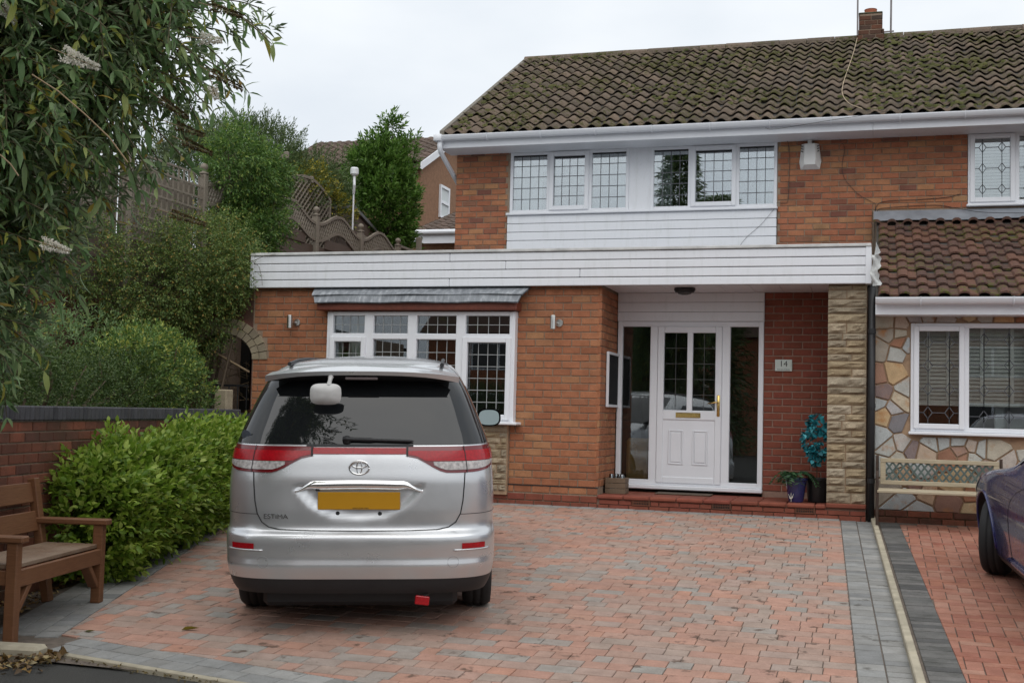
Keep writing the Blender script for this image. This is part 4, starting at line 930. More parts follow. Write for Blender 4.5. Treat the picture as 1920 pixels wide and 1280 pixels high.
for sg in (-1, 1): MB().tube([(sg*.515, .60, 1.708), (sg*.52, 1.0, 1.722), (sg*.52, 1.6, 1.727), (sg*.51, 2.4, 1.712)], .014, 8).build('roof_rail', BLACK, mpv)
# tail lamps: red band, wrap-round clusters with clear lower part and dark red rim
def uu(x, z=1.12): return est.u_of(x, z)
for sg in (-1, 1):
    U = list(np.linspace(uu(.30), .985, 26)); uo = U[-1]
    xof = lambda u: est.plan(abs(u), 1.12)[0]
    def low(u, a=.0):
        x = xof(u); t = (abs(u)-uu(.55))/(uo-uu(.55))
        z = 1.132-.104*smooth(.31, .56, x)
        return z+.075*max(0, t)**3+a
    hi = lambda u: 1.192
    P_ = [sg*u for u in U][::sg]
    lamp = est.patch(P_, lambda u: low(u), hi, .006, 5).build('tail_lamp', LDRED, mpv, smooth=True)
    mid = lambda u: max(low(u)+.012, 1.098-.0*abs(u))
    est.patch(P_, lambda u: max(low(u)+.012, 1.102), lambda u: max(low(u)+.02, 1.165), .010, 6).build('brake_lens', LRED, lamp, smooth=True)
    Uc = [u for u in U if xof(u) > .44 and u < uo-.02]
    est.patch([sg*u for u in Uc][::sg], lambda u: low(u)+.018, lambda u: max(low(u)+.02, 1.098), .010, 4).build('reversing_lens', LCLR, lamp, smooth=True)
    dv = uu(.672); est.patch([sg*(dv-.004), sg*(dv+.004)][::sg], lambda u: low(u)-.002, lambda u: 1.193, .0125, 6).build('lamp_split', BLACK, lamp)
est.xpatch(list(np.linspace(-.305, .305, 24)), lambda x: 1.145, lambda x: 1.184, .007, 3).build('light_bar', LRED, mpv, smooth=True)
for x in (-.302, .302): est.xpatch([x-.006, x+.006], lambda q: 1.132, lambda q: 1.19, .0135, 3).build('lamp_joint', BLACK, mpv)
est.xpatch(list(np.linspace(-.34, .34, 24)), lambda x: 1.190, lambda x: 1.205, .0075, 2).build('glass_lower_trim', BLACK, mpv)
# tailgate gap, as a dark line sunk round the tailgate
pth = [(.672, 1.03), (.668, .95), (.66, .85), (.645, .77), (.615, .715), (.57, .685), (.50, .671), (.3, .664), (0, .662)]
pth = pth+[(-x, z) for x, z in pth[::-1][1:]]; pts = []
for i in range(len(pth)-1):
    for t in np.linspace(0, 1, 6)[:-1]: pts.append(est.R(pth[i][0]+(pth[i+1][0]-pth[i][0])*t, pth[i][1]+(pth[i+1][1]-pth[i][1])*t, .0005))
pts.append(est.R(pth[-1][0], pth[-1][1], .0005)); MB().tube(pts, .0042, 6).build('tailgate_gap', BLACK, mpv)
for sg in (-1, 1):
    pts = [est.S(sg, u, .765, .0003) for u in np.linspace(uu(.645, .765), 1.0, 14)]; MB().tube(pts, .0022, 5).build('bumper_seam', BLACK, mpv)
    U = list(np.linspace(est.u_of(.655, .57), est.u_of(.80, .57), 10)); est.patch([sg*u for u in U][::sg], lambda u: .553, lambda u: .588, .005, 2).build('bumper_reflector', LRED, mpv, smooth=True)
    U = list(np.linspace(est.u_of(.60, .57), est.u_of(.83, .57), 14)); MB().tube([est.S(sg, u, .545, .002) for u in U], .005, 6).build('bumper_crease', SILVER, mpv, smooth=True)
    ring = [est.R(sg*(.60+.035*cos(a)), .475+.035*sin(a)-.005, .0008) for a in np.linspace(0, 2*pi, 25)]; MB().tube(ring, .0014, 5).build('tow_eye_cover', simple('seam_grey', (.3, .3, .3), .5), mpv)
# plate, chrome handle bar, screws, emblem, badge, wiper
pl_ = MB().bbox(-.26, .26, -.006, .004, -.0555, .0555, .003).build('number_plate', PLATE, mpv); py = est.R(.27, .85).y-.016; pl_.location = (0, py, .853); pl_.rotation_euler = (.04, 0, 0)
t = put('dealer_text', text_mesh('GOLD STAR CARS', .0125, BLACK, .0004), None, pl_); t.location = (.01, -.0066, -.0465); t.rotation_euler = (pi/2, 0, 0)
gar = MB(); gx = list(np.linspace(-.405, .405, 33))
def gz(x): return .984-.010*(abs(x)/.40)**2-.052*smooth(.28, .405, abs(x))
gar.grid(lambda u, v: (lambda x: (x, est.R(x, .965).y-(.020*sin(pi*min(1, .12+v*.88)))*(1-smooth(.36, .41, abs(x))*.8)-.002, gz(x)-v*(.058-.040*smooth(.25, .405, abs(x)))))(-.405+.81*u), 40, 6); gar.build('chrome_handle', CHROME, mpv, smooth=True)
for x, z in ((-.135, .772), (.132, .770)): MB().lathe([(.013, 0), (.013, .006), (.009, .009)], n=14).build('plate_screw', BLACK, mpv, loc=(x, est.R(x, z).y+.001, z), rot=(pi/2, 0, 0))
MB().bbox(-.275, -.245, est.R(-.25, .93).y-.03, est.R(-.25, .93).y, .915, .94, .006).build('reversing_camera', BLACK, mpv)
em = MB(); ez, ey = 1.062, est.R(0, 1.06).y-.008
def ell(cx0, cz0, a, b): return [(cx0+a*cos(t), ey+.0, cz0+b*sin(t)) for t in np.linspace(0, 2*pi, 41)]
em.tube(ell(0, ez, .062, .043), .0065, 8); em.tube(ell(0, ez+.018, .046, .0175), .0045, 8); em.tube(ell(0, ez+.002, .0165, .038), .0045, 8); em.build('emblem', CHROME, mpv, smooth=True)
bd = put('model_badge', text_mesh('ESTIMA', .043, simple('badge_grey', (.30, .30, .30), .25, metal=.9), .002, 1.12), None, mpv); bd.location = (-.525, est.R(-.525, .755).y-.004, .752); bd.rotation_euler = (pi/2, 0, -.075)
wp = MB(); wz = lambda x: 1.232-.012*(x+.1)/.45
wp.tube([est.R(x, wz(x), .022) for x in np.linspace(-.11, .34, 14)], [.016]*2+[.013]*4+[.009]*7+[.004], 8); wp.lathe([(.03, 0), (.028, .02), (.015, .028)], n=14); 
for i in range(len(wp.v)-42, len(wp.v)): x, y_, z_ = wp.v[i]; q = est.R(-.085, 1.232); wp.v[i] = (q.x+x, q.y-z_, q.z+y_)
wp.build('rear_wiper', BLACK, mpv, smooth=True)
# parking mirror hung from the spoiler
pm = MB(); pm.grid(lambda u, v: (lambda a, r: (-.225+.10*r*math.copysign(abs(cos(a))**.55, cos(a)), .115+.035*r**3, 1.525+.068*r*math.copysign(abs(sin(a))**.55, sin(a))))(2*pi*u, v), 28, 7); pm.grid(lambda u, v: (lambda a, r: (-.225+.10*r*math.copysign(abs(cos(a))**.55, cos(a)), .15+.02*(1-r), 1.525+.068*r*math.copysign(abs(sin(a))**.55, sin(a))))(2*pi*u, v), 28, 3, flip=True)
pk = pm.build('parking_mirror', simple('pale_grey_plastic', (.50, .49, .48), .35), mpv, smooth=True); MB().tube([(-.205, .15, 1.58), (-.20, .16, 1.61), (-.195, .2, 1.645)], [.018, .013, .02], 8).build('mirror_stalk', MATS['pale_grey_plastic'], pk)
st = est.R(-.735, 1.245, .006); MB().lathe([(.042, 0), (.042, .0008)], n=22).build('round_sticker', simple('sticker_grey', (.10, .12, .15), .4), mpv, loc=st, rot=(pi/2+.3, 0, -.55))
for sg in (-1, 1):
    dm_ = MB(); dm_.grid(lambda u, v: (lambda a, r: (sg*(.925+.105*r*math.copysign(abs(cos(a))**.7, cos(a))), 3.12+.13*sqrt(max(0, 1-r*r)), 1.20+.08*r*math.copysign(abs(sin(a))**.7, sin(a))))(2*pi*u, v), 24, 8); dm_ = dm_.build('door_mirror', BLACK, mpv, smooth=True)
    MB().bbox(sg*.84-.05, sg*.84+.05, 3.14, 3.2, 1.12, 1.17, .012).build('mirror_foot', BLACK, dm_)
    mg = MB(); n_ = 24; mg.add([(sg*(.925+.09*math.copysign(abs(cos(a))**.7, cos(a))), 3.118+.22*.066*math.copysign(abs(sin(a))**.7, sin(a)), 1.20+.066*math.copysign(abs(sin(a))**.7, sin(a))) for a in np.linspace(0, 2*pi, n_, endpoint=False)], [tuple(range(n_)) if sg < 0 else tuple(range(n_-1, -1, -1))]); mg.build('mirror_glass', simple('mirror_silver', (.22, .26, .26), .03, metal=1., var=.02), dm_)
fg = MB().bbox(-.045, .045, -.012, .012, -.028, .028, .005).build('hanging_fog_lamp', LRED, mpv, loc=(.405, .055, .222), rot=(0, .12, 0)); MB().bar((.0, .0, .02), (.06, .1, .05), .012, .012).build('lamp_bracket', BLACK, fg)
MB().tube([(.62, .75, .21), (.55, .35, .21)], .03, 12).build('exhaust', STEEL, mpv)
place(mpv, -3.126, 7.052, radians(20))

# blue car on the neighbour's drive, nose to the house
hat = Car(dict(ar=.55, n=4., af=.8, nf=4.2,
  yr=[(.17, .2), (.3, .06), (.5, .0), (.8, .04), (1.0, .12), (1.2, .35), (1.38, .65), (1.44, .95), (1.47, 1.35), (1.48, 1.6)],
  w=[(.17, .80), (.24, .84), (.3, .85), (.5, .875), (.66, .885), (.75, .875), (.80, .86), (.88, .84), (.92, .815), (.98, .79), (1.1, .735), (1.25, .65), (1.36, .57), (1.43, .46), (1.465, .3), (1.48, .12)],
  yf=[(.17, 4.02), (.3, 4.14), (.5, 4.17), (.65, 4.12), (.75, 4.02), (.80, 3.88), (.85, 3.6), (.90, 3.2), (.95, 2.95), (1.05, 2.72), (1.25, 2.35), (1.38, 2.1), (1.44, 1.95), (1.48, 1.75)]))
bc = thing('hatchback', (0, 0, 0), 'dark blue hatchback parked nose towards the stone-fronted house', 'car', rot=(0, 0, 0))
zb = sorted(set(list(np.arange(.17, .96, .025))+list(np.arange(.96, 1.4, .04))+[1.41, 1.43, 1.445, 1.46, 1.47, 1.48]))
ub = list(np.linspace(0, 1, 22))+list(np.linspace(1.04, 2, 26))+list(np.linspace(2.05, 3, 20))
put('body', hat.body(zb, ub, .22, (BLUE, BLACK), ((.72, .345, .31), (3.33, .355, .315))), None, bc)
for sg in (-1, 1):
    wheel(bc, sg*.775, .72, .31, .2, sg=sg); wheel(bc, sg*.765, 3.33, .31, .2, -.38, sg)
    P_ = [sg*u for u in np.linspace(1.02, 1.9, 16)][::sg]
    hat.patch(P_, lambda u: .955-.02*(abs(u)-1), lambda u: 1.33-.13*max(0, abs(u)-1.5), .004, 5).build('side_window', CGLASS, bc, smooth=True)
    hat.patch(P_, lambda u: .935, lambda u: .95-.018*(abs(u)-1), .006, 2).build('waist_trim', BLACK, bc)
    MB().tube([hat.S(sg, u, .27, .008) for u in np.linspace(1.1, 1.66, 10)], .022, 8).build('sill_trim', BLUE, bc, smooth=True)
    ar_ = [(3.33+.362*cos(a), .315+.362*sin(a)) for a in np.linspace(-.15, pi+.15, 26)]; MB().tube([Vector((sg*(hat.side_x(y, z)+.002), y, z)) for y, z in ar_], .011, 6).build('arch_lip', BLUE, bc, smooth=True)
    for ud in (1.22, 1.62): MB().tube([hat.S(sg, ud+.02*sin(z*3), z, .0005) for z in np.linspace(.28, .95, 10)], .003, 5).build('door_gap', BLACK, bc)
    q = hat.S(sg, 1.60, .97); m_ = MB(); m_.grid(lambda u, v: (lambda a, r: (q.x+sg*(.075+.065*r*math.copysign(abs(cos(a))**.6, cos(a))), q.y+.02+.08*sqrt(max(0, 1-r*r)), .985+.045*r*math.copysign(abs(sin(a))**.6, sin(a))))(2*pi*u, v), 18, 6); m_.grid(lambda u, v: (lambda a, r: (q.x+sg*(.075+.065*r*math.copysign(abs(cos(a))**.6, cos(a))), q.y+.02, .985+.045*r*math.copysign(abs(sin(a))**.6, sin(a))))(2*pi*u, v), 18, 2, flip=True); m_.bar((q.x-sg*.02, q.y+.04, .95), (q.x+sg*.06, q.y+.05, .965), .04, .03); m_.build('door_mirror', BLACK, bc, smooth=True)
    m_ = MB(); m_.tube([hat.S(sg, 1.36+.0*i, .80, .02+.012*sin(pi*i/6)) + Vector((0, i*.03, 0)) for i in range(7)], .011, 8); m_.build('door_handle', BLUE, bc, smooth=True)
    hat.patch([sg*u for u in np.linspace(2.12, 2.5, 8)][::sg], lambda u: .62, lambda u: .76, .005, 3).build('headlamp', LCLR, bc, smooth=True); hat.patch([sg*u for u in np.linspace(.6, .98, 8)][::sg], lambda u: .7, lambda u: .92, .005, 3).build('tail_lamp', LRED, bc, smooth=True)
hat.patch([-u for u in np.linspace(0, .9, 10)][::-1]+[u for u in np.linspace(0, .9, 10)][1:], lambda u: 1.0, lambda u: 1.36, .004, 6).build('rear_window', CGLASS, bc, smooth=True)
hat.patch([u for u in np.linspace(2.1, 3, 12)], lambda u: .98, lambda u: 1.38, .004, 6).build('windscreen', CGLASS, bc, smooth=True); hat.patch([-u for u in np.linspace(2.1, 3, 12)][::-1], lambda u: .98, lambda u: 1.38, .004, 6).build('windscreen', CGLASS, bc, smooth=True)
MB().bbox(-.6, .6, .3, 3.9, .15, .3, .03).build('underbody', BLACK, bc)
place(bc, 2.03, 7.47, radians(5.4))

# ================================================================== things on and around the houses
al = thing('alarm_box', (-.9, YU-.05, 4.4), 'white alarm box high on the brick wall under the eaves', 'alarm box')
m = MB(); x0, x1, z0, z1 = -1.045, -.755, 4.45, 4.80; ya = YU-.01
v = [(x0+.02, ya, z0), (x1-.02, ya, z0), (x1+.0, ya, z0+.10), (x1-.03, ya, z1), (x0+.03, ya, z1), (x0, ya, z0+.10)]
f_ = [(x0+.075, ya-.085, z0+.055), (x1-.075, ya-.085, z0+.055), (x1-.07, ya-.085, z0+.12), (x1-.08, ya-.085, z1-.01), (x0+.08, ya-.085, z1-.01), (x0+.07, ya-.085, z0+.12)]
m.add(v+f_, [(6, 7, 8, 9, 10, 11)]+[(i, (i+1) % 6, (i+1) % 6+6, i+6) for i in range(6)]); m.build('case', simple('alarm_white', (.72, .72, .70), .4, var=.04), al)
for sx in (-1, 1):
    for i in range(3): MB().obox((-.9+sx*.105, ya-.05, 4.76-.035*i), (.016, 0, .006*sx), (0, .004, 0), (0, 0, .006)).build('louvre', BLACK, al)
MB().lathe([(.03, 0), (.03, .05), (.022, .06)], (-.905, YU-.03, 4.80), 12).build('cable_gland', MATS['alarm_white'], al)
def cable(pts, r, lab, mat=BLACK, name='cable'): return tag(MB().tube(curve(pts), r*.52, 6).build(name, mat), lab, 'cable', None)
yc = YU-.014
cable([(-1.30, yc-.3, 4.93), (-1.2, yc-.02, 4.84), (-1.17, yc, 4.6), (-1.18, yc, 4.3), (-1.19, yc, 4.03), (-1.26, yc, 4.0), (-1.335, yc-.04, 4.0)], .006, 'black cable looping down the brick beside the white upper window')
cable([(-.62, 16.03, 5.05), (-.52, yc-.03, 4.86), (-.45, yc, 4.72), (-.48, yc, 4.5), (-.44, yc, 4.3), (-.25, yc, 4.08), (-.08, yc, 3.98), (-.05, yc, 3.93), (-.06, yc, 3.6), (-.07, yc, 3.2)], .006, 'thin black cable wandering down the brick past the alarm box')
cable([(-.05, yc, 3.75), (-.03, yc, 3.93), (.1, yc, 3.99), (.5, yc, 4.0), (.85, yc, 4.02), (1.02, yc, 4.06)], .007, 'upper of two black cables crossing brick towards leaded window', name='cable')
cable([(-.04, yc-.004, 3.70), (-.02, yc-.004, 3.86), (.1, yc-.004, 3.90), (.7, yc-.004, 3.92), (1.0, yc-.02, 3.86), (1.3, 16.3, 3.76), (1.9, 16.2, 3.72)], .007, 'lower of two black cables draped over the grey flashing', name='cable')
cable([(-1.335, YU-.05, 3.96), (-1.55, YU-.045, 3.7), (-1.75, YU-.045, 3.52), (-1.9, YU-.05, 3.3)], .004, 'thin wire slanting across white cladding boards')
cable([(-1.45, 15.97, 4.90), (-1.3, 15.96, 4.88), (-.6, 15.95, 4.96), (.1, 15.95, 5.04)], .006, 'black cable strung along the white gutter')
rc = [roof_pos(-.36, 14.6), roof_pos(-.40, 11), roof_pos(-.45, 8), roof_pos(-.50, 5), roof_pos(-.50, 3), roof_pos(-.40, 1.3), roof_pos(-.22, .3)]
tag(MB().tube(curve([(a, b, c+.055) for a, b, c in rc]), .005, 6).build('roof_cable', simple('pale_cable', (.42, .33, .22), .7)), 'pale cable lying down the mossy tiles from the chimney', 'cable')
cable([(a-.22*(1 if i < 5 else .6), b, c+.045) for i, (a, b, c) in enumerate([roof_pos(-.85, 14), roof_pos(-.86, 10), roof_pos(-.9, 6), roof_pos(-.9, 3), roof_pos(-.85, 1), roof_pos(-.8, .1)])], .004, 'fine dark wire running straight down the mossy tiles')
def wall_light(x, lab):
    t = thing('wall_light', (x, YF-.05, 2.03), lab, 'wall light', 'steel wall lights beside the front window')
    MB().lathe([(.032, 0), (.034, .004), (.034, .156), (.032, .16)], (x-.018, YF-.11, 2.03), 20).build('lamp_tube', STEEL, t, smooth=False)
    MB().tube([(x+.03, YF+.0, 2.11), (x+.03, YF-.018, 2.11)], .045, 20).build('wall_plate', STEEL, t); MB().bar((x+.02, YF-.015, 2.11), (x-.01, YF-.10, 2.11), .02, .02).build('arm', STEEL, t)
wall_light(-6.965, 'steel up-and-down wall light between the arch and the front window'); wall_light(-3.585, 'steel up-and-down wall light on brick between window and porch')
pl = thing('porch_light', (-2.15, 13.83, 2.5), 'black oval bulkhead light on the porch ceiling', 'light')
m = MB(); m.lathe([(.12, .0), (.125, -.02), (.11, -.05), (.06, -.06)][::-1], (0, 0, 0), 22); m.v = [(-2.15+x*1.0, 13.83+y*.75, 2.547+z) for x, y, z in m.v]; m.build('base', BLACK, pl)
m = MB(); m.lathe([(.085, .0), (.075, -.02), (.03, -.032)][::-1], (0, 0, 0), 18); m.v = [(-2.15+x, 13.83+y*.7, 2.497+z) for x, y, z in m.v]; m.build('diffuser', simple('smoked_glass', (.08, .08, .08), .15), pl, smooth=True)
hs = thing('house_sign', (-1.06, YD, 1.6), 'small white house sign numbered 14 on red porch brick', 'sign')
MB().bbox(-1.158, -.962, YD-.026, YD-.014, 1.62, 1.756, .003).build('plaque', simple('pale_green_white', (.56, .62, .58), .3, var=.04), hs)
for bx_ in (-1.146, -.974): MB().lathe([(.006, 0), (.005, .004)], n=10).build('fixing', STEEL, hs, loc=(bx_, YD-.026, 1.688), rot=(pi/2, 0, 0))
o = put('number', text_mesh('14', .098, BLACK, .0006), None, hs, loc=(-1.06, YD-.0268, 1.703)); o.rotation_euler = (pi/2, 0, 0)
o = put('street_name', text_mesh('Astons Close', .0265, BLACK, .0006), None, hs, loc=(-1.06, YD-.0268, 1.64)); o.rotation_euler = (pi/2, 0, 0)
nbd = thing('notice_board', (-3.04, 14.1, 1.15), 'white framed dark board hung on the brick return beside the door', 'board')
m = MB(); xa, xb = -3.046, -3.015
for (a, b, c, d) in ((13.77, 13.80, 1.15, 1.80), (14.37, 14.40, 1.15, 1.80), (13.80, 14.37, 1.15, 1.18), (13.80, 14.37, 1.77, 1.80)): m.bbox(xa, xb, a, b, c, d, .003)
m.build('frame', PVC, nbd); MB().box(-3.046, -3.03, 13.8, 14.37, 1.18, 1.77).build('board', simple('black_slate', (.02, .021, .023), .75, spec=.1), nbd)
bxm = thing('planter_box', (-2.91, 13.86, .145), 'small wooden crate of glass jars on the red step', 'crate')
m = MB(); wd = woodm('grey_box_wood', (.11, .075, .048), (.17, .125, .085), (12, 1, 1))
for i in range(3): z = .147+i*.062; m.bbox(-3.03, -2.79, 13.76, 13.775, z, z+.058, .003); m.bbox(-3.03, -2.79, 13.945, 13.96, z, z+.058, .003); m.bbox(-3.03, -3.015, 13.775, 13.945, z, z+.058, .003); m.bbox(-2.805, -2.79, 13.775, 13.945, z, z+.058, .003)
m.box(-3.02, -2.80, 13.77, 13.95, .147, .16); m.build('slatted_sides', wd, bxm)
for jx, jy in ((-2.97, 13.82), (-2.88, 13.86), (-2.84, 13.80), (-2.93, 13.9)): tag(MB().lathe([(.025, 0), (.035, .005), (.036, .16), (.026, .19), (.026, .21), (.022, .21), (.022, .02)], (jx, jy, .162), 16).build('glass_jar', glassmat('jar_glass', .12, (.85, .88, .87)) if 'jar_glass' not in MATS else MATS['jar_glass'], smooth=True), 'clear glass jar standing in the wooden crate on the step', 'jar', 'jars in the step crate')
tag(MB().bbox(-2.5, -1.85, YD-.36, YD-.09, .146, .160, .005).build('door_mat', simple('coir', (.10, .075, .055), .95, var=.4, scale=60)), 'thin brown door mat below the white door sill', 'door mat')
# pots by the pier
def pot(name, x, y, r0_, r1_, h, mat, lab):
    t = thing(name, (x, y, .145), lab, 'plant pot'); MB().lathe([(r0_, 0), (r0_+.006, .01), (r1_*.96, h*.75), (r1_, h-.03), (r1_+.012, h-.025), (r1_+.012, h), (r1_-.012, h), (r1_-.02, h-.04)], (x, y, .146), 28).build('pot', mat, t, smooth=False); return t
bp = pot('blue_pot', -.86, 13.72, .075, .115, .27, simple('blue_glaze', (.022, .025, .10), .15, coat=.6), 'glazed dark blue pot of drooping fern on the step')
m = MB(); fx, fz, fy = -.905, .185, 13.61
for dx, dz in ((-.03, .055), (.028, .06), (0, .075), (-.022, .02), (.02, .025)): m.tube([(fx, fy, fz), (fx+dx*.6, fy-.004, fz+dz*.5), (fx+dx, fy-.002, fz+dz)], [.004, .004, .001], 6)
m.tube([(fx, fy+.004, fz-.03), (fx, fy, fz)], .003, 6); m.build('leaf_motif', simple('cream_motif', (.6, .58, .5), .4), bp)
kp = pot('black_pot', -.635, 13.86, .10, .13, .27, simple('black_glaze', (.012, .012, .013), .35), 'black pot with turquoise artificial flowers beside the stone pier')
# neighbour's slatted bench with lattice back
nbn = thing('garden_bench', (.6, 13.2, 0), 'weathered cream slatted bench with metal lattice back against the stone wall', 'bench')
by = 13.32
MB().bbox(.03, 1.20, by-.02, by+.02, .632, .676, .005).build('back_rail', PALEW, nbn); MB().bbox(.03, 1.20, by-.02, by+.02, .40, .445, .005).build('back_rail', PALEW, nbn)
MB().bbox(.03, .085, by-.018, by+.018, .445, .632, .004).build('back_stile', PALEW, nbn); MB().bbox(1.145, 1.20, by-.018, by+.018, .445, .632, .004).build('back_stile', PALEW, nbn)
LATM = simple('green_grey_iron', (.085, .115, .105), .6, var=.3, scale=20); m = MB(); n = 15
for i in range(-3, n+4):
    x = .085+1.06*i/n
    for sg in (-1, 1):
        p0, p1 = Vector((x, by+sg*.002, .445)), Vector((x+sg*.14, by+sg*.002, .632))
        def cl_(p, q):
            t0, t1 = 0., 1.; d = q.x-p.x
            for lim, s_ in ((.085, 1), (1.145, -1)):
                a = (p.x-lim)*s_; b = (q.x-lim)*s_
                if a < 0 and b < 0: return None
                if a < 0: t0 = max(t0, a/(a-b))
                elif b < 0: t1 = min(t1, a/(a-b))
            return (p.lerp(q, t0), p.lerp(q, t1)) if t1 > t0 else None
        c_ = cl_(p0, p1)
        if c_: m.bar(c_[0], c_[1], .006, .019, up=(1, 0, 0) if False else (0, 0, 1))
m.build('lattice', LATM, nbn, kind='stuff')
for i, yy in enumerate((12.88, 12.97, 13.06, 13.15, 13.24)): MB().bbox(.0, 1.23, yy-.034, yy+.034, .335, .365, .006).build('seat_slat', PALEW, nbn)
RUST = simple('rusty_iron', (.055, .035, .026), .8, var=.5, scale=15)
for x in (.0, 1.22):
    MB().tube([(x, 12.88, g(12.88)+.0), (x, 12.87, .2), (x, 12.88, .5), (x, 12.9, .53), (x, 13.1, .535), (x, 13.33, .52)], .014, 8).build('leg', RUST, nbn); MB().tube([(x, 13.34, g(13.3)), (x, 13.28, .2), (x, 13.30, .36), (x, 13.36, .70)], .016, 8).build('leg', RUST, nbn)
    MB().tube([(x, 12.87, .31), (x, 13.3, .31)], .013, 8).build('seat_rail', RUST, nbn); MB().tube([(x, 12.88, .12), (x, 13.05, .22), (x, 13.2, .2), (x, 13.3, .12)], .009, 6).build('scroll', RUST, nbn)
# black downpipe and climber stem in the gap between the houses
gp = thing('black_downpipe', (-.07, 13.45, 0), 'black downpipe in the dark gap beside the stone pier', 'downpipe'); MB().tube([(-.062, 13.44, -.02), (-.062, 13.44, 2.5)], .034, 12).build('pipe', BLACK, gp, smooth=True)
for z in (.4, 1.2, 2.0): MB().tube([(-.062, 13.44, z), (-.062, 13.44, z+.05)], .041, 12).build('pipe_clip', BLACK, gp)
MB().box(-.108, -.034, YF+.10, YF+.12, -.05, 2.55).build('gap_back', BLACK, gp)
# stained wooden bench by the hedge
def plank(m, p, q, w, h, up=(0, 0, 1)): return m.bar(p, q, w, h, up=up, b=.005)
bF = Vector((-5.30, 7.40, 0)); bN = Vector((-5.04, 6.20, 0)); bd_ = (bN-bF).normalized(); bk = Vector((-bd_.y, bd_.x, 0)); bk = -bk if bk.x > 0 else bk      # along the bench; towards its back
bench = thing('wooden_bench', (-5.3, 6.8, g(6.8)), 'brown stained wooden bench with wide arms beside the leafy hedge', 'bench')
BW, BL = .41, (bN-bF).length
def bp_(s, d, z, yref=None):
    q = bF+bd_*s+bk*d; return Vector((q.x, q.y, g(q.y)*0+z))
zb0 = g(7.40)-.002; zb1 = g(6.20)-.002; zl = lambda s: zb0+(zb1-zb0)*s/BL; zt = (zb0+zb1)/2
for s, nm in ((0, 1), (BL, 1)):
    zz0 = zl(s); ztop = zt+.585
    m = MB(); m.bar(bp_(s, 0, zz0), bp_(s, 0, ztop), .07, .07, up=tuple(bd_), b=.006); m.build('leg', WOOD, bench)
    p, q = bp_(s, BW-.05, zl(s)+.02*0), bp_(s, BW+.10, zt+.90); q0 = bF+bd_*s+bk*(BW-.05)
    m = MB(); m.bar((p.x, p.y, g(p.y)-.002), q, .06, .075, up=tuple(bd_), b=.006); m.build('leg', WOOD, bench)
    m = MB(); m.bar(bp_(s, -.07, zt+.605), bp_(s, BW+.06, zt+.605), .095, .042, b=.008); m.build('arm_rest', WOOD, bench)
    m = MB(); m.bar(bp_(s, .02, zt+.37), bp_(s, BW-.02, zt+.37), .04, .09, b=.004); m.build('side_rail', WOOD, bench)
    sb = .035 if s == 0 else -.035; m = MB(); m.bar(bp_(s+sb, .012, zt+.16), bp_(s+sb*6.5, .012, zt+.36), .04, .07, up=tuple(bk), b=.004); m.build('brace', WOOD, bench)
m = MB(); m.bar(bp_(.03, -.015, zt+.365), bp_(BL-.03, -.015, zt+.365), .035, .105, b=.004); m.build('front_rail', WOOD, bench)
for i in range(4): d0 = .045+i*.102; m = MB(); m.bar(bp_(.0, d0, zt+.437), bp_(BL, d0, zt+.437), .09, .028, b=.004); m.build('seat_slat', WOODW, bench)
for h in (.60, .80): dd = BW+.015+(h-.43)*.22; m = MB(); m.bar(bp_(-.06, dd, zt+h), bp_(BL+.06, dd, zt+h), .03, .145, up=(bk.x*.22, bk.y*.22, 1), b=.006); m.build('back_slat', WOOD, bench)
# wheelie bin by the arch
wb = thing('wheelie_bin', (-7.0, 12.95, g(12.95)), 'black wheelie bin with its lid shut beside the brick arch', 'bin'); zg_ = g(12.95)
m = MB(); m.add([(-7.0+sx*.20, 12.95+sy*.24, zg_+.05) for sx, sy in ((-1,-1),(1,-1),(1,1),(-1,1))]+[(-7.0+sx*.27, 12.95+sy*.33, zg_+.98) for sx, sy in ((-1,-1),(1,-1),(1,1),(-1,1))], [(3,2,1,0),(4,5,6,7),(0,1,5,4),(1,2,6,5),(2,3,7,6),(3,0,4,7)]); m.build('bin_body', BLACK, wb)
m = MB(); m.grid(lambda u, v: (-7.29+.58*u, 12.60+.72*v, zg_+1.0+.055*sin(pi*u)**.5*.8+.03*v), 10, 6); m.grid(lambda u, v: (-7.29+.58*u, 12.60+.012*v, zg_+.955+.05*v), 10, 1); m.build('lid', simple('bin_lid', (.03, .03, .032), .35), wb, smooth=False)
m = MB(); m.tube([(-7.22, 13.33, zg_+1.0), (-6.78, 13.33, zg_+1.0)], .018, 8); m.build('handle', BLACK, wb)
for sx in (-1, 1): m = MB(); m.tube([(-7.0+sx*.21, 13.16, zg_+.1), (-7.0+sx*.26, 13.16, zg_+.1)], .1, 18); m.build('wheel', BLACK, wb)

# ================================================================== low retaining wall with blue brick coping
wA, wB = Vector((-5.31, 4.68, 0)), Vector((-7.03, 12.30, 0)); wd_ = (wB-wA).normalized(); wn_ = Vector((wd_.y, -wd_.x, 0)); wn_ = wn_ if wn_.x > 0 else -wn_; WL = (wB-wA).length
low = thing('retaining_wall', (-6.2, 8.5, -.3), 'low red brick retaining wall with dark blue brick-on-edge coping behind the bench', 'wall')
def lw_(u, d, v): q = wA+wd_*u-wn_*d; return (q.x, q.y, v)     # u along, d into the bank, v up
m = MB(); m.box(0, WL, .008, .22, -.75, .905, 0, lambda x, y, z: lw_(x, y, z)); lwall = m.build('wall_core', MORT, low)
lr_ = brick_rects(0, WL, -.02, .90, bl=.225, bh=.077)
near = sorted([r for r in lr_ if r[0] < 5.2], key=lambda r: r[0])
ubm = unit_brick().mesh('brick'); ubm.materials.append(BRD); az = atan2(wd_.y, wd_.x)
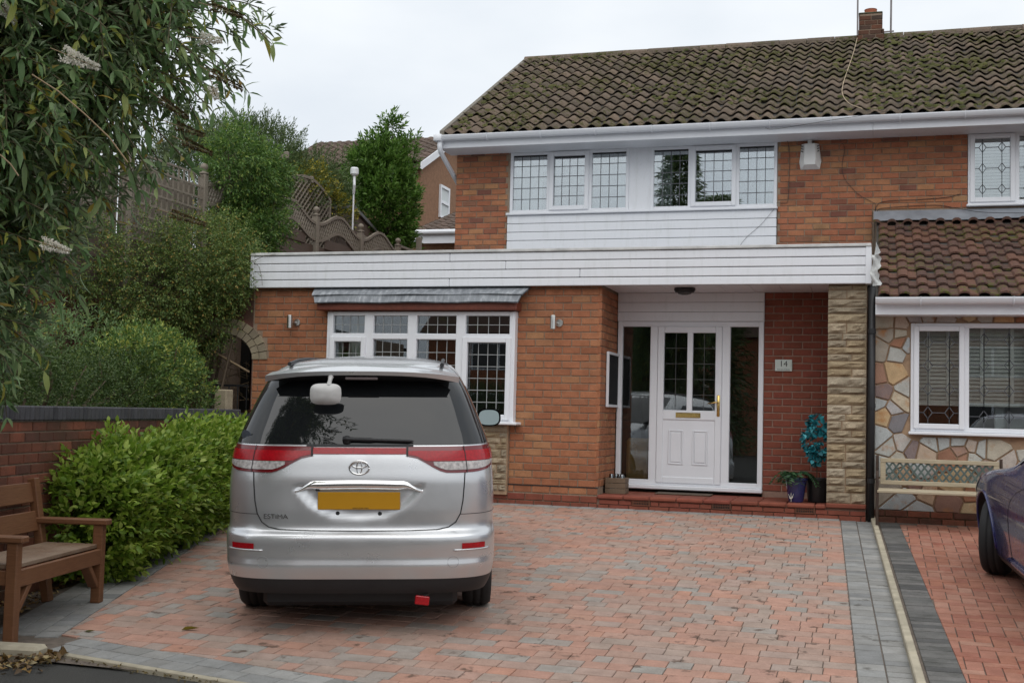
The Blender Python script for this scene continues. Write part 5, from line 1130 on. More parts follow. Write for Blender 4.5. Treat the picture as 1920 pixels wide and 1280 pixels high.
for r in near[:240]:
    q = lw_((r[0]+r[1])/2, -.004+random.uniform(-.002, .002), (r[2]+r[3])/2); o = put('brick', ubm, None, lwall, loc=q, scale=(r[1]-r[0], .05, r[3]-r[2])); o.rotation_euler = (0, 0, az)
m = MB(); joined_bricks(m, [r for r in lr_ if r not in near[:240]]+brick_rects(0, WL, -.74, -.03, bl=.225, bh=.077), lambda u, d, v: lw_(u, d-.004, v)); m.build('lower_bricks', BRD, low, kind='stuff')
cp = MB().box(0, WL, -.005, .21, .9, .97, 0, lambda x, y, z: lw_(x, y, z)).build('coping', simple('coping_mortar', (.16, .15, .14), .9), low)
u = 0.
while u < WL:
    MB().bbox(u+.003, u+.072, -.022, .212, .905, 1.012, .008, 0, lambda x, y, z: lw_(x, y, z)).build('coping_brick', BLUEB, cp); u += .0755
# raised bed behind it
m = MB(); m.add([(-5.55, 4.6, .88), (-7.1, 12.3, .88), (-7.3, 13.45, .7), (-8.95, 13.45, .9), (-8.95, 4.6, .95), (-5.55, 4.6, -.9), (-7.1, 12.3, -.9), (-7.3, 13.45, -.9), (-8.95, 13.45, -.9), (-8.95, 4.6, -.9)], [(0, 1, 2, 3, 4)]+[(i, i+5, (i+1) % 5+5, (i+1) % 5) for i in range(5)]); struct(m.build('raised_bed', SOIL))
m = MB(); m.grid(lambda u, v: (-9.0-22*u, 4+34*v, 2.25+.5*u+.25*sin(7*v)+.35*smooth(.4, 1, v)), 12, 14, flip=True); struct(m.build('garden_bank', SOIL))
m = MB(); m.grid(lambda u, v: (lx(6.2+6.2*v)-.5-1.0*u, 6.2+6.2*v, g(6.2+6.2*v)-.006+.012*sin(23*v+5*u)), 6, 30); struct(m.build('hedge_bed', SOIL))
# tall garden wall holding the bank, fence above it
tw = thing('garden_wall', (-8.9, 9, 0), 'tall dark red brick garden wall below the trellis fence', 'wall')
MB().box(-9.2, -8.908, 5.0, 26, 0, 2.34).build('wall_core', MORT, tw)
m = MB(); joined_bricks(m, brick_rects(7.5, 13.4, .9, 2.34, bl=.225, bh=.077), lambda u, d, v: (-8.9-d+.004, u, v)); m.build('wall_bricks', piece('old_red_brick', [(0, (.09, .035, .03)), (.5, (.15, .045, .035)), (1, (.07, .04, .035))], stain=[(4, .5, .7, (.05, .04, .03), .6)]), tw, kind='stuff')
gw = thing('arched_wall', (-8.2, 13.6, 0), 'brick garden wall with pale stone arch over an iron gate', 'wall')
def arch_pt(a, t): return (arch_c+(.41+.215*t)*cos(a), arch_s+(.325+.20*t)*sin(a))
m = MB(); polyR = [(XL-.001, 0), (XL-.001, 2.5), (-8.9, 2.5), (-8.9, 0), (arch_c-.41, 0)]+[arch_pt(a, 0) for a in np.linspace(pi, 0, 15)]+[(arch_c+.41, 0)]
m.prism(polyR[::-1], lambda u, v: (u, YF+.004, v), lambda u, v: (u, YF+.24, v)); m.build('wall_core', BRD, gw)
VST = piece('arch_stone', [(0, (.30, .25, .17)), (.5, (.36, .31, .22)), (1, (.26, .22, .16))], grain=.3, bump=.8)
for ring in (0, 1):
    n = 14 if ring == 0 else 15
    for i in range(n):
        a0, a1 = pi*i/n+.012, pi*(i+1)/n-.012; t0, t1 = ring*.5+.02, ring*.5+.48
        MB().prism([arch_pt(a0, t0), arch_pt(a0, t1), arch_pt(a1, t1), arch_pt(a1, t0)], lambda u, v: (u, YF-.022, v), lambda u, v: (u, YF+.05, v)).build('voussoir', VST, gw)
gt = thing('iron_gate', (-7.95, 13.6, 0), 'dark wrought iron gate standing in the stone arch', 'gate')
for i in range(7): x = -8.33+i*.127; MB().tube([(x, 13.66, .05), (x, 13.66, 1.30)], .008, 6).build('bar', BLACK, gt)
for z in (.1, .75, 1.3): MB().bbox(-8.35, -7.55, 13.65, 13.67, z, z+.025, .003).build('rail', BLACK, gt)
MB().bbox(-8.8, -6.1, 15.4, 15.5, 0, 2.4, .01).build('passage_shade_screen', simple('painted_passage_shade', (.018, .017, .016), .9), gt)  # near-black screen added to stand for the shade of the passage
# heap of dry cut branches behind the gate
m = MB(); rr = random.Random(4)
for i in range(60):
    p = Vector((-7.95+rr.uniform(-.5, .35), 13.75+rr.uniform(0, .35), 1.15+rr.uniform(0, .5))); d = Vector((rr.uniform(-.4, .4), rr.uniform(-.25, .1), rr.uniform(-.15, .35))); m.tube([p, p+d*.5+Vector((0, 0, rr.uniform(-.03, .05))), p+d], [.006, .004, .002], 5)
for i in range(4): p = Vector((-8.2+.1*i, 13.5+.05*i, 1.78-.06*i)); m.tube([p, p+Vector((.35, .02, -.17)), p+Vector((.62, .0, -.30))], [.017, .014, .010], 7)
tag(m.build('branch_heap', CANE, smooth=True), 'heap of dry cut branches piled in the stone arch', 'branches')
tag(MB().bbox(-7.42, -7.26, 12.42, 12.58, .85, 1.24, .012).build('stone_block', VST), 'small pale stone post at the end of the raised bed', 'stone post')
# ------------------------------------------------------------------ fence with wavy trellis top
fen = thing('wavy_fence', (-8.9, 18, 2.3), 'weathered timber fence with wavy lattice top and round post finials', 'fence')
FX = -8.9; posts = [9.0, 10.83, 12.66, 14.40, 16.06, 17.86, 19.65, 21.40]
def wave(t): return .5-.5*cos(2*pi*t)              # one hump to a panel
for y in posts:
    p = MB(); p.bbox(FX-.05, FX+.05, y-.05, y+.05, 2.2, 4.22, .008); po = p.build('post', FENCE, fen)
    MB().lathe([(.065, 0), (.065, .025), (.03, .03), (.03, .05), (.05, .075), (.058, .10), (.045, .135), (.015, .155)], (FX, y, 4.22), 14).build('finial', FENCE, po, smooth=True)
for i in range(3):
    a, b = posts[i]+.055, posts[i+1]-.055
    for k in range(5): MB().bbox(FX-.03+.019*(k % 2), FX-.012+.019*(k % 2), a, b, 2.32+k*.15, 2.32+k*.15+.165, .003).build('board', FENCED, fen)
    m = MB()
    for y in np.arange(a+.06, b, .125): m.box(FX+.0, FX+.014, y-.013, y+.013, 3.08, 4.18)
    for z in np.arange(3.1, 4.2, .155): m.box(FX+.0145, FX+.026, a, b, z-.013, z+.013)
    m.build('lattice', FENCE, fen, kind='stuff')
    for y in np.arange(a, b-.05, .118): MB().bbox(FX-.16, FX-.145, y, y+.114, 2.3, 4.06+.02*sin(y*9), .003).build('upright_board', FENCE, fen)
for i in range(3, len(posts)-1):
    a, b = posts[i]+.055, posts[i+1]-.055; zlow = lambda t: 3.82+.22*wave(t); zhi = lambda t: 4.09+.24*wave(t)
    for k in range(10):
        z0 = 2.32+k*.155; off = .019*(k % 2); zc = z0+.168
        # boards stop under the wave
        for (ta, tb) in ([(0, 1)] if zc < 3.82 else [(math.acos(max(-1, 1-2*(zc-3.82)/.22))/(2*pi), 1-math.acos(max(-1, 1-2*(zc-3.82)/.22))/(2*pi))]):
            if tb-ta > .08: MB().bbox(FX-.03+off, FX-.012+off, a+(b-a)*ta, a+(b-a)*tb, z0, zc, .003).build('board', FENCED, fen)
    for fz in (zlow, zhi):
        m = MB(); N = 20
        for j in range(N): t0, t1 = j/N, (j+1)/N; m.bar((FX+.005, a+(b-a)*t0, fz(t0)), (FX+.005, a+(b-a)*t1, fz(t1)), .045, .045)
        m.build('wave_rail', FENCE, fen)
    m = MB(); n = 22                                  # laths at a slant, both ways
    for j in range(-6, n+7):
        for sg in (-1, 1):
            pts = []
            for q in np.linspace(0, 1, 14):
                t = (j/n)+sg*(q-.5)*.24; z = 3.74+.66*q
                if 0 <= t <= 1 and zlow(t) <= z <= zhi(t): pts.append((t, z))
            if len(pts) >= 2 or (len(pts) == 1): 
                (t0, z0), (t1, z1) = (pts[0], pts[-1]) if len(pts) > 1 else ((pts[0][0]-sg*.02, pts[0][1]-.06), (pts[0][0]+sg*.02, pts[0][1]+.06))
                k = .05*sg*.3; t0 = max(0, min(1, t0-sg*.015)); t1 = max(0, min(1, t1+sg*.015)); m.bar((FX+.005+sg*.006, a+(b-a)*t0, z0-.05), (FX+.005+sg*.006, a+(b-a)*t1, z1+.05), .010, .024, up=(1, 0, 0))
    m.build('lattice', FENCE, fen, kind='stuff')
# taller arched lattice panel and pergola rails behind the second post, gable of a shed
ap = thing('arched_trellis', (-9.35, 17.4, 2.4), 'tall arched lattice panel rising behind the wavy fence', 'trellis')
zt_ = lambda t: 4.40+.58*sin(pi*(.08+.72*t)); m = MB()
N = 20; ya_, yb_ = 17.2, 19.26
for j in range(N): t0, t1 = j/N, (j+1)/N; m.bar((-9.35, ya_+(yb_-ya_)*t0, zt_(t0)), (-9.35, ya_+(yb_-ya_)*t1, zt_(t1)), .05, .05)
m.build('arched_rail', FENCE, ap); MB().bbox(-9.38, -9.32, yb_-.03, yb_+.03, 2.4, zt_(1)+.03, .006).build('post', FENCE, ap); MB().bbox(-9.38, -9.32, ya_-.03, ya_+.03, 2.4, zt_(0)+.03, .006).build('post', FENCE, ap)
m = MB()
for j in range(-10, 24):
    for sg in (-1, 1):
        pts = [(t, z) for q in np.linspace(0, 1, 24) for t, z in [(j/16+sg*q*.62, 3.7+1.2*q)] if 0 <= t <= 1 and z <= zt_(t)]
        if len(pts) > 1: m.bar((-9.35+sg*.006, ya_+(yb_-ya_)*pts[0][0], pts[0][1]), (-9.35+sg*.006, ya_+(yb_-ya_)*pts[-1][0], pts[-1][1]), .01, .03, up=(1, 0, 0))
m.build('lattice', FENCE, ap, kind='stuff')
pg = thing('pergola', (-9.9, 18.5, 2.5), 'grey pergola beam ends poking out among yellow shrubs', 'pergola')
for (y, z, l) in ((17.3, 5.06, 1.5), (18.5, 4.90, 1.2), (19.3, 4.62, .8)): MB().bbox(-9.9-l/2, -9.9+l/2, y-.03, y+.03, z, z+.12, .01).build('beam', FENCE, pg)
for (x, y) in ((-10.3, 17.4), (-10.2, 19.3)): MB().bbox(x-.05, x+.05, y-.05, y+.05, 2.4, 4.75, .008).build('post', FENCE, pg)
sh = thing('garden_shed', (-10.0, 20.8, 2.4), 'dark timber garden shed with shallow felt roof behind the fence', 'shed')
FELT = simple('grey_felt', (.15, .155, .16), .9); m = MB(); m.prism([(19.7, 2.4), (21.9, 2.4), (21.9, 4.60), (20.9, 4.86), (19.7, 4.66)], lambda u, v: (-11.2, u, v), lambda u, v: (-9.65, u, v)); m.build('shed_wall', FENCED, sh)
MB().prism([(19.6, 4.66), (20.9, 4.875), (22.05, 4.57), (22.05, 4.63), (20.9, 4.945), (19.6, 4.73)], lambda u, v: (-11.3, u, v), lambda u, v: (-9.6, u, v)).build('shed_roof', FELT, sh)
MB().bbox(-9.62, -9.56, 21.3, 22.3, 3.95, 4.42, .01).build('side_panel', FENCE, sh)
lp = thing('pole_lamp', (-9.1, 20.0, 2.4), 'white lamp head on a thin white pole above the fence', 'lamp')
MB().tube([(-9.13, 19.8, 2.4), (-9.13, 19.8, 5.15)], .016, 8).build('pole', PVC, lp); MB().lathe([(.05, 0), (.075, .03), (.075, .13), (.06, .15)], (-9.13, 19.8, 5.28), 16).build('lamp_head', PVC, lp); MB().tube([(-9.13, 19.8, 4.95), (-9.10, 19.75, 5.1), (-9.13, 19.8, 5.28)], .025, 8).build('bracket', PVC, lp)
# second stretch of low trellis further back
f2 = thing('low_trellis_fence', (-8.6, 23, 2.4), 'low trellis fence with square posts near the far house', 'fence')
for (y, z) in ((22.5, 4.55), (23.7, 4.45), (25.2, 4.3), (26.8, 4.3)): MB().bbox(FX-.05, FX+.05, y-.05, y+.05, 2.4, z, .012).build('post', FENCE, f2)
m = MB()
for j in range(40):
    for sg in (-1, 1): y = 22.0+j*.12; m.bar((FX+sg*.006, y, 3.6), (FX+sg*.006, y+sg*.45, 4.22), .01, .022, up=(1, 0, 0))
m.build('lattice', FENCE, f2, kind='stuff'); MB().bbox(FX-.025, FX+.025, 21.5, 26.8, 4.20, 4.25, .005).build('top_rail', FENCE, f2); MB().bbox(FX-.02, FX+.02, 21.5, 26.8, 2.4, 3.6, .005).build('base_boards', FENCED, f2)
# ------------------------------------------------------------------ houses beyond
BRF = piece('far_brown_brick', [(0, (.27, .15, .09)), (.5, (.31, .18, .11)), (1, (.25, .14, .085))], fine=25)
fh = thing('far_house', (-14, 33, 2), 'brown brick house with brown tiled roof and small white gable window beyond the trees', 'house')
GX, GY0, GYR, GY1, GE, GR = -12.2, 30.8, 33.35, 35.9, 8.0, 9.22
m = MB(); m.prism([(GY0, 1), (GY1, 1), (GY1, GE), (GYR, GR), (GY0, GE)], lambda u, v: (GX, u, v), lambda u, v: (-16.6, u, v)); m.build('wall', BRF, fh)
ra = math.atan2(GR-GE, GYR-GY0); rm_ = MB()
for r in range(9):
    for c in range(15):
        p = Vector((GX+.12-.3*(c+.5), GY0-.28+r*.335*cos(ra), GE-.07+r*.335*sin(ra))); rt = Matrix.Rotation(ra-.07, 3, 'X'); rm_.add([tuple(rt @ Vector((x*1.5, y, z*1.2))+p) for x, y, z in FT.v], FT.f, random.random()+.01)
rm_.build('roof_tiles', TILEF, fh, kind='stuff'); m = MB(); m.prism([(GY0-.3, GE-.2), (GYR, GR+.04), (GY1+.3, GE-.16), (GY1+.3, GE-.25), (GYR, GR-.06), (GY0-.3, GE-.28)], lambda u, v: (GX+.1, u, v), lambda u, v: (-16.7, u, v)); m.build('roof', TILEF, fh)
m = MB(); m.prism([(GY0-.32, GE-.12), (GYR, GR+.06), (GYR, GR-.15), (GY0-.32, GE-.33)], lambda u, v: (GX+.12, u, v), lambda u, v: (GX+.16, u, v)); m.prism([(GY1+.32, GE-.12), (GYR, GR+.06), (GYR, GR-.15), (GY1+.32, GE-.33)], lambda u, v: (GX+.12, u, v), lambda u, v: (GX+.16, u, v)); m.build('barge_board', PVC, fh)
wz = MB(); wy0, wy1, wz0, wz1 = 32.3, 33.08, 6.66, 7.62
for (p, q, r_, s_) in ((wy0, wy0+.08, wz0, wz1), (wy1-.08, wy1, wz0, wz1), (wy0+.08, wy1-.08, wz0, wz0+.08), (wy0+.08, wy1-.08, wz1-.08, wz1), (wy0+.08, wy1-.08, 7.09, 7.17)): wz.box(GX-.02, GX+.06, p, q, r_, s_)
wo_ = wz.build('window', PVC, fh); MB().box(GX+.005, GX+.02, wy0+.08, wy1-.08, wz0+.08, wz1-.08).build('pane', CURT, wo_)
f4 = thing('far_garage', (-9, 27, 2), 'low tiled garage roof with white fascia beyond the trellis', 'garage')
MB().box(-10.6, -6.5, 26.75, 30, 1.5, 5.1).build('wall', BRF, f4); MB().prism([(26.5, 5.30), (29.8, 6.35), (29.8, 6.25), (26.5, 5.2)], lambda b, h: (-10.7, b, h), lambda b, h: (-6.4, b, h)).build('roof', MATS['roof_felt'], f4)
tm = MB(); ga = math.atan2(1.05, 3.3); rt = Matrix.Rotation(ga-.06, 3, 'X')
for r in range(10):
    for c in range(14): p = Vector((-10.6+.3*(c+.5), 26.45+r*.34*cos(ga), 5.34+r*.34*sin(ga))); tm.add([tuple(rt @ Vector((x*1.5, y, z*1.4))+p) for x, y, z in FT.v], FT.f, random.random()+.01)
tm.build('roof_tiles', TILEF, f4, kind='stuff'); MB().box(-10.7, -6.4, 26.46, 26.5, 5.02, 5.27).build('white_fascia', PVC, f4); MB().tube([(-10.7, 26.4, 5.28), (-6.4, 26.4, 5.28)], .06, 10).build('gutter', PVC, f4)

# ================================================================== plants
def unitv(n): v = rng.normal(size=(n, 3)); return v/np.linalg.norm(v, axis=1)[:, None]
def norm(v): return v/np.maximum(np.linalg.norm(v, axis=1), 1e-9)[:, None]
def leaf_object(name, P, D, L, Wd, mat, parent, droop=.15, fold=.25, big=False, rv=None, kind=None):
    """N leaves as one mesh: P base, D axis, L length, Wd width"""
    n = len(P); D = norm(D); up = np.tile(np.array([[0, 0, 1.]]), (n, 1))+rng.normal(size=(n, 3))*.55
    S = norm(np.cross(D, up)); N = norm(np.cross(S, D)); L = np.broadcast_to(L, (n,)).astype(float)*rng.uniform(.7, 1.25, n); Wd = np.broadcast_to(Wd, (n,))*rng.uniform(.75, 1.2, n)
    def pt(t, s, h): return P+D*(L*t)[:, None]+S*(Wd*s)[:, None]+N*((Wd*h)-(L*droop*t*t))[:, None]
    if big:
        V = np.stack([pt(0, 0, 0), pt(.28, -.42, fold), pt(.28, 0, 0), pt(.28, .42, fold), pt(.62, -.4, fold), pt(.62, 0, 0), pt(.62, .4, fold), pt(1, 0, 0)], 1); k = 8
        T = [(0, 3, 2), (0, 2, 1), (2, 3, 6), (2, 6, 5), (1, 2, 5), (1, 5, 4), (5, 6, 7), (4, 5, 7)]
    else:
        V = np.stack([pt(0, 0, 0), pt(.45, -.5, fold), pt(1, 0, 0), pt(.45, .5, fold)], 1); k = 4; T = [(0, 3, 2), (0, 2, 1)]
    nt_ = len(T); F = (np.arange(n)[:, None, None]*k+np.array(T)[None]).reshape(-1)
    me = bpy.data.meshes.new(name); me.vertices.add(n*k); me.vertices.foreach_set('co', V.reshape(-1)); me.loops.add(len(F)); me.loops.foreach_set('vertex_index', F.astype(np.int32))
    me.polygons.add(n*nt_); me.polygons.foreach_set('loop_start', np.arange(0, len(F), 3, dtype=np.int32)); me.update(calc_edges=True)
    rv = rng.random(n) if rv is None else rv
    a = me.attributes.new('rnd', 'FLOAT', 'FACE'); a.data.foreach_set('value', np.repeat(np.clip(rv, .001, .999), nt_)); me.polygons.foreach_set('use_smooth', np.ones(n*nt_, bool))
    o = put(name, me, mat, parent, kind=kind)
    return o
def shoots(P, D, ln, k, spread, leafdir=.45):
    """k leaves along each shoot; returns bases and axes"""
    n = len(P); D = norm(D); a = norm(np.cross(D, rng.normal(size=(n, 3)))); b = np.cross(D, a); oP = []; oD = []
    for j in range(k):
        t = (j+.6)/k; ang = j*2.4+rng.uniform(0, 6.28, n)*.15; rad = a*np.cos(ang)[:, None]+b*np.sin(ang)[:, None]
        oP.append(P+D*(np.broadcast_to(ln, (n,))*t)[:, None]+rad*.004); oD.append(D*(leafdir+.5*t)+rad*(spread*(1.05-.5*t))+rng.normal(size=(n, 3))*.12)
    return np.concatenate(oP), np.concatenate(oD)
def wob(d, seed, f=3.):
    r = np.random.default_rng(seed); s = np.zeros(len(d))
    for i in range(6): k = r.normal(size=3)*f*(1+.5*i); s += np.sin(d@k+r.uniform(0, 6))/(1+.6*i)
    return s/2.2
def blob_pts(blobs, seed, amp=.22, shell=.6, cut=None):
    """points and outward directions through lumpy ellipsoids (centre, radii, count)"""
    P = []; D = []
    for i, (c, r, n) in enumerate(blobs):
        d = unitv(n); k = (1+amp*wob(d, seed+i))*(rng.uniform(shell**3, 1, n)**(1/3)); q = np.array(c)+d*np.array(r)*k[:, None]
        P.append(q); D.append(norm(d/np.array(r)))
    P = np.concatenate(P); D = np.concatenate(D)
    if cut is not None: m_ = cut(P); P, D = P[m_], D[m_]
    return P, D
def plant(name, loc, lab, cat, blobs, seed, mat, leaf, width, k=6, ln=.14, spread=.8, upw=.35, amp=.22, shell=.6, droop=.15, fold=.2, big=False, cut=None, stems=8, group=None, stem_mat=None, leafdir=.45):
    t = thing(name, loc, lab, cat, group); P, D = blob_pts(blobs, seed, amp, shell, cut); D2 = norm(D+np.array([0, 0, upw])+rng.normal(size=D.shape)*.3)
    lP, lD = shoots(P, D2, ln*rng.uniform(.6, 1.3, len(P)), k, spread, leafdir); leaf_object('foliage', lP, lD, leaf, width, mat, t, droop, fold, big)
    m = MB(); rr = random.Random(seed)
    base = Vector(loc)
    for i in range(stems):
        c, r, n = blobs[rr.randrange(len(blobs))]; q = Vector(c)+Vector((rr.uniform(-.7, .7)*r[0], rr.uniform(-.7, .7)*r[1], rr.uniform(-.2, .8)*r[2])); b0 = Vector((q.x*.6+base.x*.4, q.y*.6+base.y*.4, base.z)); mid = b0.lerp(q, .5)+Vector((rr.uniform(-.06, .06), rr.uniform(-.06, .06), .03))
        m.tube([b0, mid, q], [.02, .013, .005], 6)
    # a few bare twigs among the leaves
    for i in range(0, len(P), max(1, len(P)//60)):
        q = Vector(P[i]); m.tube([q-Vector(D2[i])*.12, q+Vector(D2[i])*ln], [.004, .002], 4, caps=False)
    m.build('stems', stem_mat or BARK, t, kind='stuff'); return t
G1 = leafmat('bright_hedge_leaf', [(0, (.085, .165, .016)), (.3, (.15, .255, .026)), (.6, (.22, .325, .04)), (.85, (.29, .385, .065)), (1, (.36, .44, .11))], .4)
G2 = leafmat('box_leaf', [(0, (0.032, 0.062, 0.016)), (.5, (0.060, 0.104, 0.026)), (.85, (0.092, 0.144, 0.037)), (1, (0.136, 0.176, 0.052))], .3)
G3 = leafmat('euonymus_leaf', [(0, (.06, .125, .035)), (.4, (.11, .20, .05)), (.7, (.18, .27, .065)), (.88, (.32, .36, .07)), (1, (.44, .44, .10))], .3)
G4 = leafmat('dark_climber_leaf', [(0, (0.059, 0.103, 0.030)), (.4, (0.108, 0.175, 0.045)), (.75, (0.184, 0.259, 0.068)), (.9, (0.267, 0.283, 0.075)), (1, (0.367, 0.233, 0.060))], .3)
G5 = leafmat('buddleia_leaf', [(0, (0.098, 0.179, 0.066)), (.35, (0.164, 0.280, 0.106)), (.7, (0.242, 0.366, 0.172)), (.90, (0.302, 0.394, 0.172)), (.965, (0.393, 0.416, 0.080)), (1, (0.366, 0.230, 0.053))], .45)
G6 = leafmat('laurel_leaf', [(0, (.05, .11, .018)), (.5, (.09, .19, .03)), (.85, (.145, .26, .05)), (1, (.21, .34, .085))], .35)
G7 = leafmat('conifer_leaf', [(0, (.05, .085, .03)), (.5, (.085, .135, .045)), (.85, (.13, .18, .065)), (1, (.18, .22, .085))], .25)
G8 = leafmat('yellow_leaf', [(0, (.12, .14, .015)), (.4, (.26, .25, .025)), (.8, (.42, .36, .04)), (1, (.5, .42, .08))], .3)
G9 = leafmat('wisteria_leaf', [(0, (0.057, 0.115, 0.029)), (.5, (0.103, 0.201, 0.046)), (.85, (0.178, 0.287, 0.063)), (1, (0.299, 0.356, 0.075))], .35)
TEAL = leafmat('turquoise_petal', [(0, (.008, .08, .10)), (.5, (.02, .20, .25)), (.85, (.05, .38, .46)), (1, (.14, .55, .62))], .2)
FERN = leafmat('fern_leaf', [(0, (.012, .04, .018)), (.6, (.03, .085, .032)), (1, (.06, .13, .05))], .2)
# front hedge beside the drive
hb = []
for t in np.linspace(0, 1, 11):
    y = 8.05+3.7*t; x = -5.31-(y-4.68)*.2257+.27-.06*t; zc = g(y)+.50; hb.append(((x, y, zc), (.35-.09*t, .36, .49-.03*t+.03*sin(11*t+1)), 540))
hedge_cut = lambda P: ((P-np.array([wA.x, wA.y, 0]))@np.array([wn_.x, wn_.y, 0]) > .03) & (P[:, 2] > -.42)
plant('leafy_hedge', (-6.6, 9.8, g(9.8)), 'bright green broad-leaved hedge along the red drive below the coping', 'hedge', hb, 31, G1, .062, .040, 7, .15, .85, .6, .22, .66, .15, .15, True, hedge_cut, 30)
# clipped box hedge on the raised bed
bb = []
for t in np.linspace(0, 1, 13):
    q = wA+wd_*(WL*(.06+.84*t))-wn_*.62; bb.append(((q.x, q.y, 1.10), (.40, .42, .42+.03*sin(7*t)), 620))
plant('box_hedge', (-6.9, 8.6, .9), 'dark clipped small-leaved hedge on the raised bed above the coping', 'hedge', bb, 51, G2, .026, .016, 8, .11, .9, .7, .12, .75, .1, .15, False, lambda P: P[:, 2] > .86, 20)
eu = [((-7.42, 10.65, 1.25), (.50, .55, .48), 460), ((-7.62, 11.3, 1.38), (.50, .5, .50), 460), ((-7.55, 11.85, 1.18), (.36, .36, .40), 260)]
plant('variegated_shrub', (-7.45, 11.4, .9), 'rounded yellow-green shrub in front of the stone arch', 'shrub', eu, 61, G3, .048, .021, 12, .13, .9, .6, .2, .75, .1, .15, False, lambda P: P[:, 2] > .86, 12)
gs = [((-7.9, 9.2, 1.45), (.45, .6, .42), 330), ((-8.2, 10.3, 1.5), (.5, .6, .45), 330), ((-8.4, 11.3, 1.5), (.4, .6, .5), 260)]
plant('grey_shrub', (-8.1, 9.8, .9), 'loose grey-green shrub below the dark brick wall', 'shrub', gs, 66, G5, .06, .018, 8, .16, .8, .4, .25, .6, .2, .15, False, None, 8)
# climber over the arch and the tall wall
iv = [((-8.55, 13.0, 2.2), (.5, 1.1, 1.15), 1500), ((-8.3, 13.35, 2.75), (.8, .55, .7), 1300), ((-7.85, 13.5, 2.72), (.42, .36, .45), 700), ((-8.85, 12.15, 2.1), (.4, .6, .75), 900), ((-8.85, 11.7, 2.75), (.32, .8, .45), 620), ((-8.75, 14.9, 3.15), (.4, .8, .45), 560), ((-8.65, 14.2, 3.0), (.6, .8, .6), 900), ((-8.25, 13.4, 2.15), (.52, .22, .38), 520), ((-8.75, 12.6, 1.45), (.35, .8, .75), 800)]
plant('climbing_shrub', (-8.6, 13.2, .9), 'dense dark climbing shrub smothering the wall above the arch', 'climber', iv, 71, G4, .036, .019, 10, .22, .8, -.25, .2, .5, .2, .15, False, lambda P: ~((P[:, 0] > -7.6) & (P[:, 1] > 13.35) & (P[:, 1] < 17)), 20)
m = MB(); m.tube([(-7.60, 13.36, 2.86), (-7.48, 13.36, 2.88), (-7.36, 13.37, 2.93), (-7.2, 13.37, 2.95)], [.005, .004, .003, .002], 5); m.tube([(-7.52, 13.36, 2.87), (-7.42, 13.36, 2.80), (-7.38, 13.37, 2.66), (-7.37, 13.37, 2.56)], [.004, .003, .003, .002], 5)
tag(m.build('stray_tendril', BARK), 'bare stray tendril creeping onto the end of white fascia', 'tendril')
ws = [((-8.7, 15.45, 3.85), (.42, .5, .62), 620), ((-8.75, 15.05, 4.5), (.42, .5, .45), 520), ((-8.75, 15.75, 4.45), (.38, .42, .35), 380), ((-8.72, 15.1, 3.5), (.38, .45, .4), 360)]
plant('wisteria', (-8.8, 15.4, 2.3), 'feathery green climber sprawling over the fence', 'climber', ws, 81, G9, .065, .024, 11, .22, .9, -.05, .28, .5, .3, .15, False, None, 14)
cn = [((-10.4, 19.0, 4.75), (.9, 1.4, 1.0), 2200), ((-10.7, 17.6, 4.85), (.9, 1.1, .85), 1700), ((-10.3, 20.3, 4.95), (.8, .9, .85), 1500), ((-10.6, 18.9, 5.5), (.6, 1.1, .55), 1300), ((-10.4, 16.6, 4.7), (.7, .8, .7), 900)]
plant('feathery_shrub', (-10.5, 19.2, 2.4), 'tall feathery dark green shrub with wispy tips above the fence', 'shrub', cn, 91, G7, .065, .018, 12, .26, .55, .7, .25, .5, .05, .1, False, None, 12)
ye = [((-9.75, 19.4, 5.0), (.30, .6, .36), 260), ((-9.65, 18.8, 4.85), (.28, .5, .3), 160), ((-9.65, 20.2, 4.7), (.28, .4, .3), 130)]
plant('yellow_shrub', (-9.7, 18.6, 2.4), 'golden-leaved shrub growing through the pergola behind the fence', 'shrub', ye, 95, G8, .055, .032, 8, .16, .9, .3, .3, .5, .15, .15, False, None, 8)
lt = [((-9.8, 22.5, 5.15), (.76, .80, .92), 1300), ((-9.8, 22.5, 5.85), (.58, .62, .65), 800), ((-9.8, 22.8, 4.2), (.62, .7, .7), 600), ((-9.62, 22.6, 6.65), (.13, .14, .42), 90), ((-9.3, 22.9, 6.4), (.12, .12, .28), 40), ((-9.95, 22.4, 6.25), (.12, .12, .28), 40)]
plant('laurel_tree', (-9.6, 22.7, 2.4), 'glossy green laurel with an upright leading shoot beside the house corner', 'tree', lt, 101, G6, .10, .040, 9, .24, .7, .8, .18, .6, .15, .2, True, None, 10)
# ------------------------------------------------------------------ buddleia: arching canes, paired drooping leaves, flower spikes
bu = thing('buddleia', CW(-3.0, 5.9, -.45), 'large buddleia with long drooping leaves and white flower spikes overhanging the bed', 'shrub')
blb = [(CW(-2.48, 5.7, 3.35), (.60, .6, .75), 600), (CW(-1.98, 5.8, 3.1), (.26, .3, .3), 60), (CW(-1.88, 5.8, 2.80), (.22, .3, .2), 50), (CW(-2.05, 5.7, 2.48), (.22, .25, .18), 40), (CW(-1.72, 5.8, 3.0), (.16, .2, .24), 16), (CW(-2.62, 5.6, 2.55), (.55, .6, .6), 480), (CW(-2.75, 5.6, 1.95), (.42, .5, .45), 240), (CW(-2.85, 5.5, 1.5), (.38, .4, .33), 170)]
P, D = blob_pts([(tuple(c), r, n) for c, r, n in blb], 131, .2, .25)
rightness = (P@np.array(r0)); D = norm(D*np.array([1, 1, .5])+np.array(r0)*.25+rng.normal(size=D.shape)*.35+np.array([0, 0, .05])); nS = len(P); Ls = []; m = MB(); lPs = []; lDs = []; rvs = []
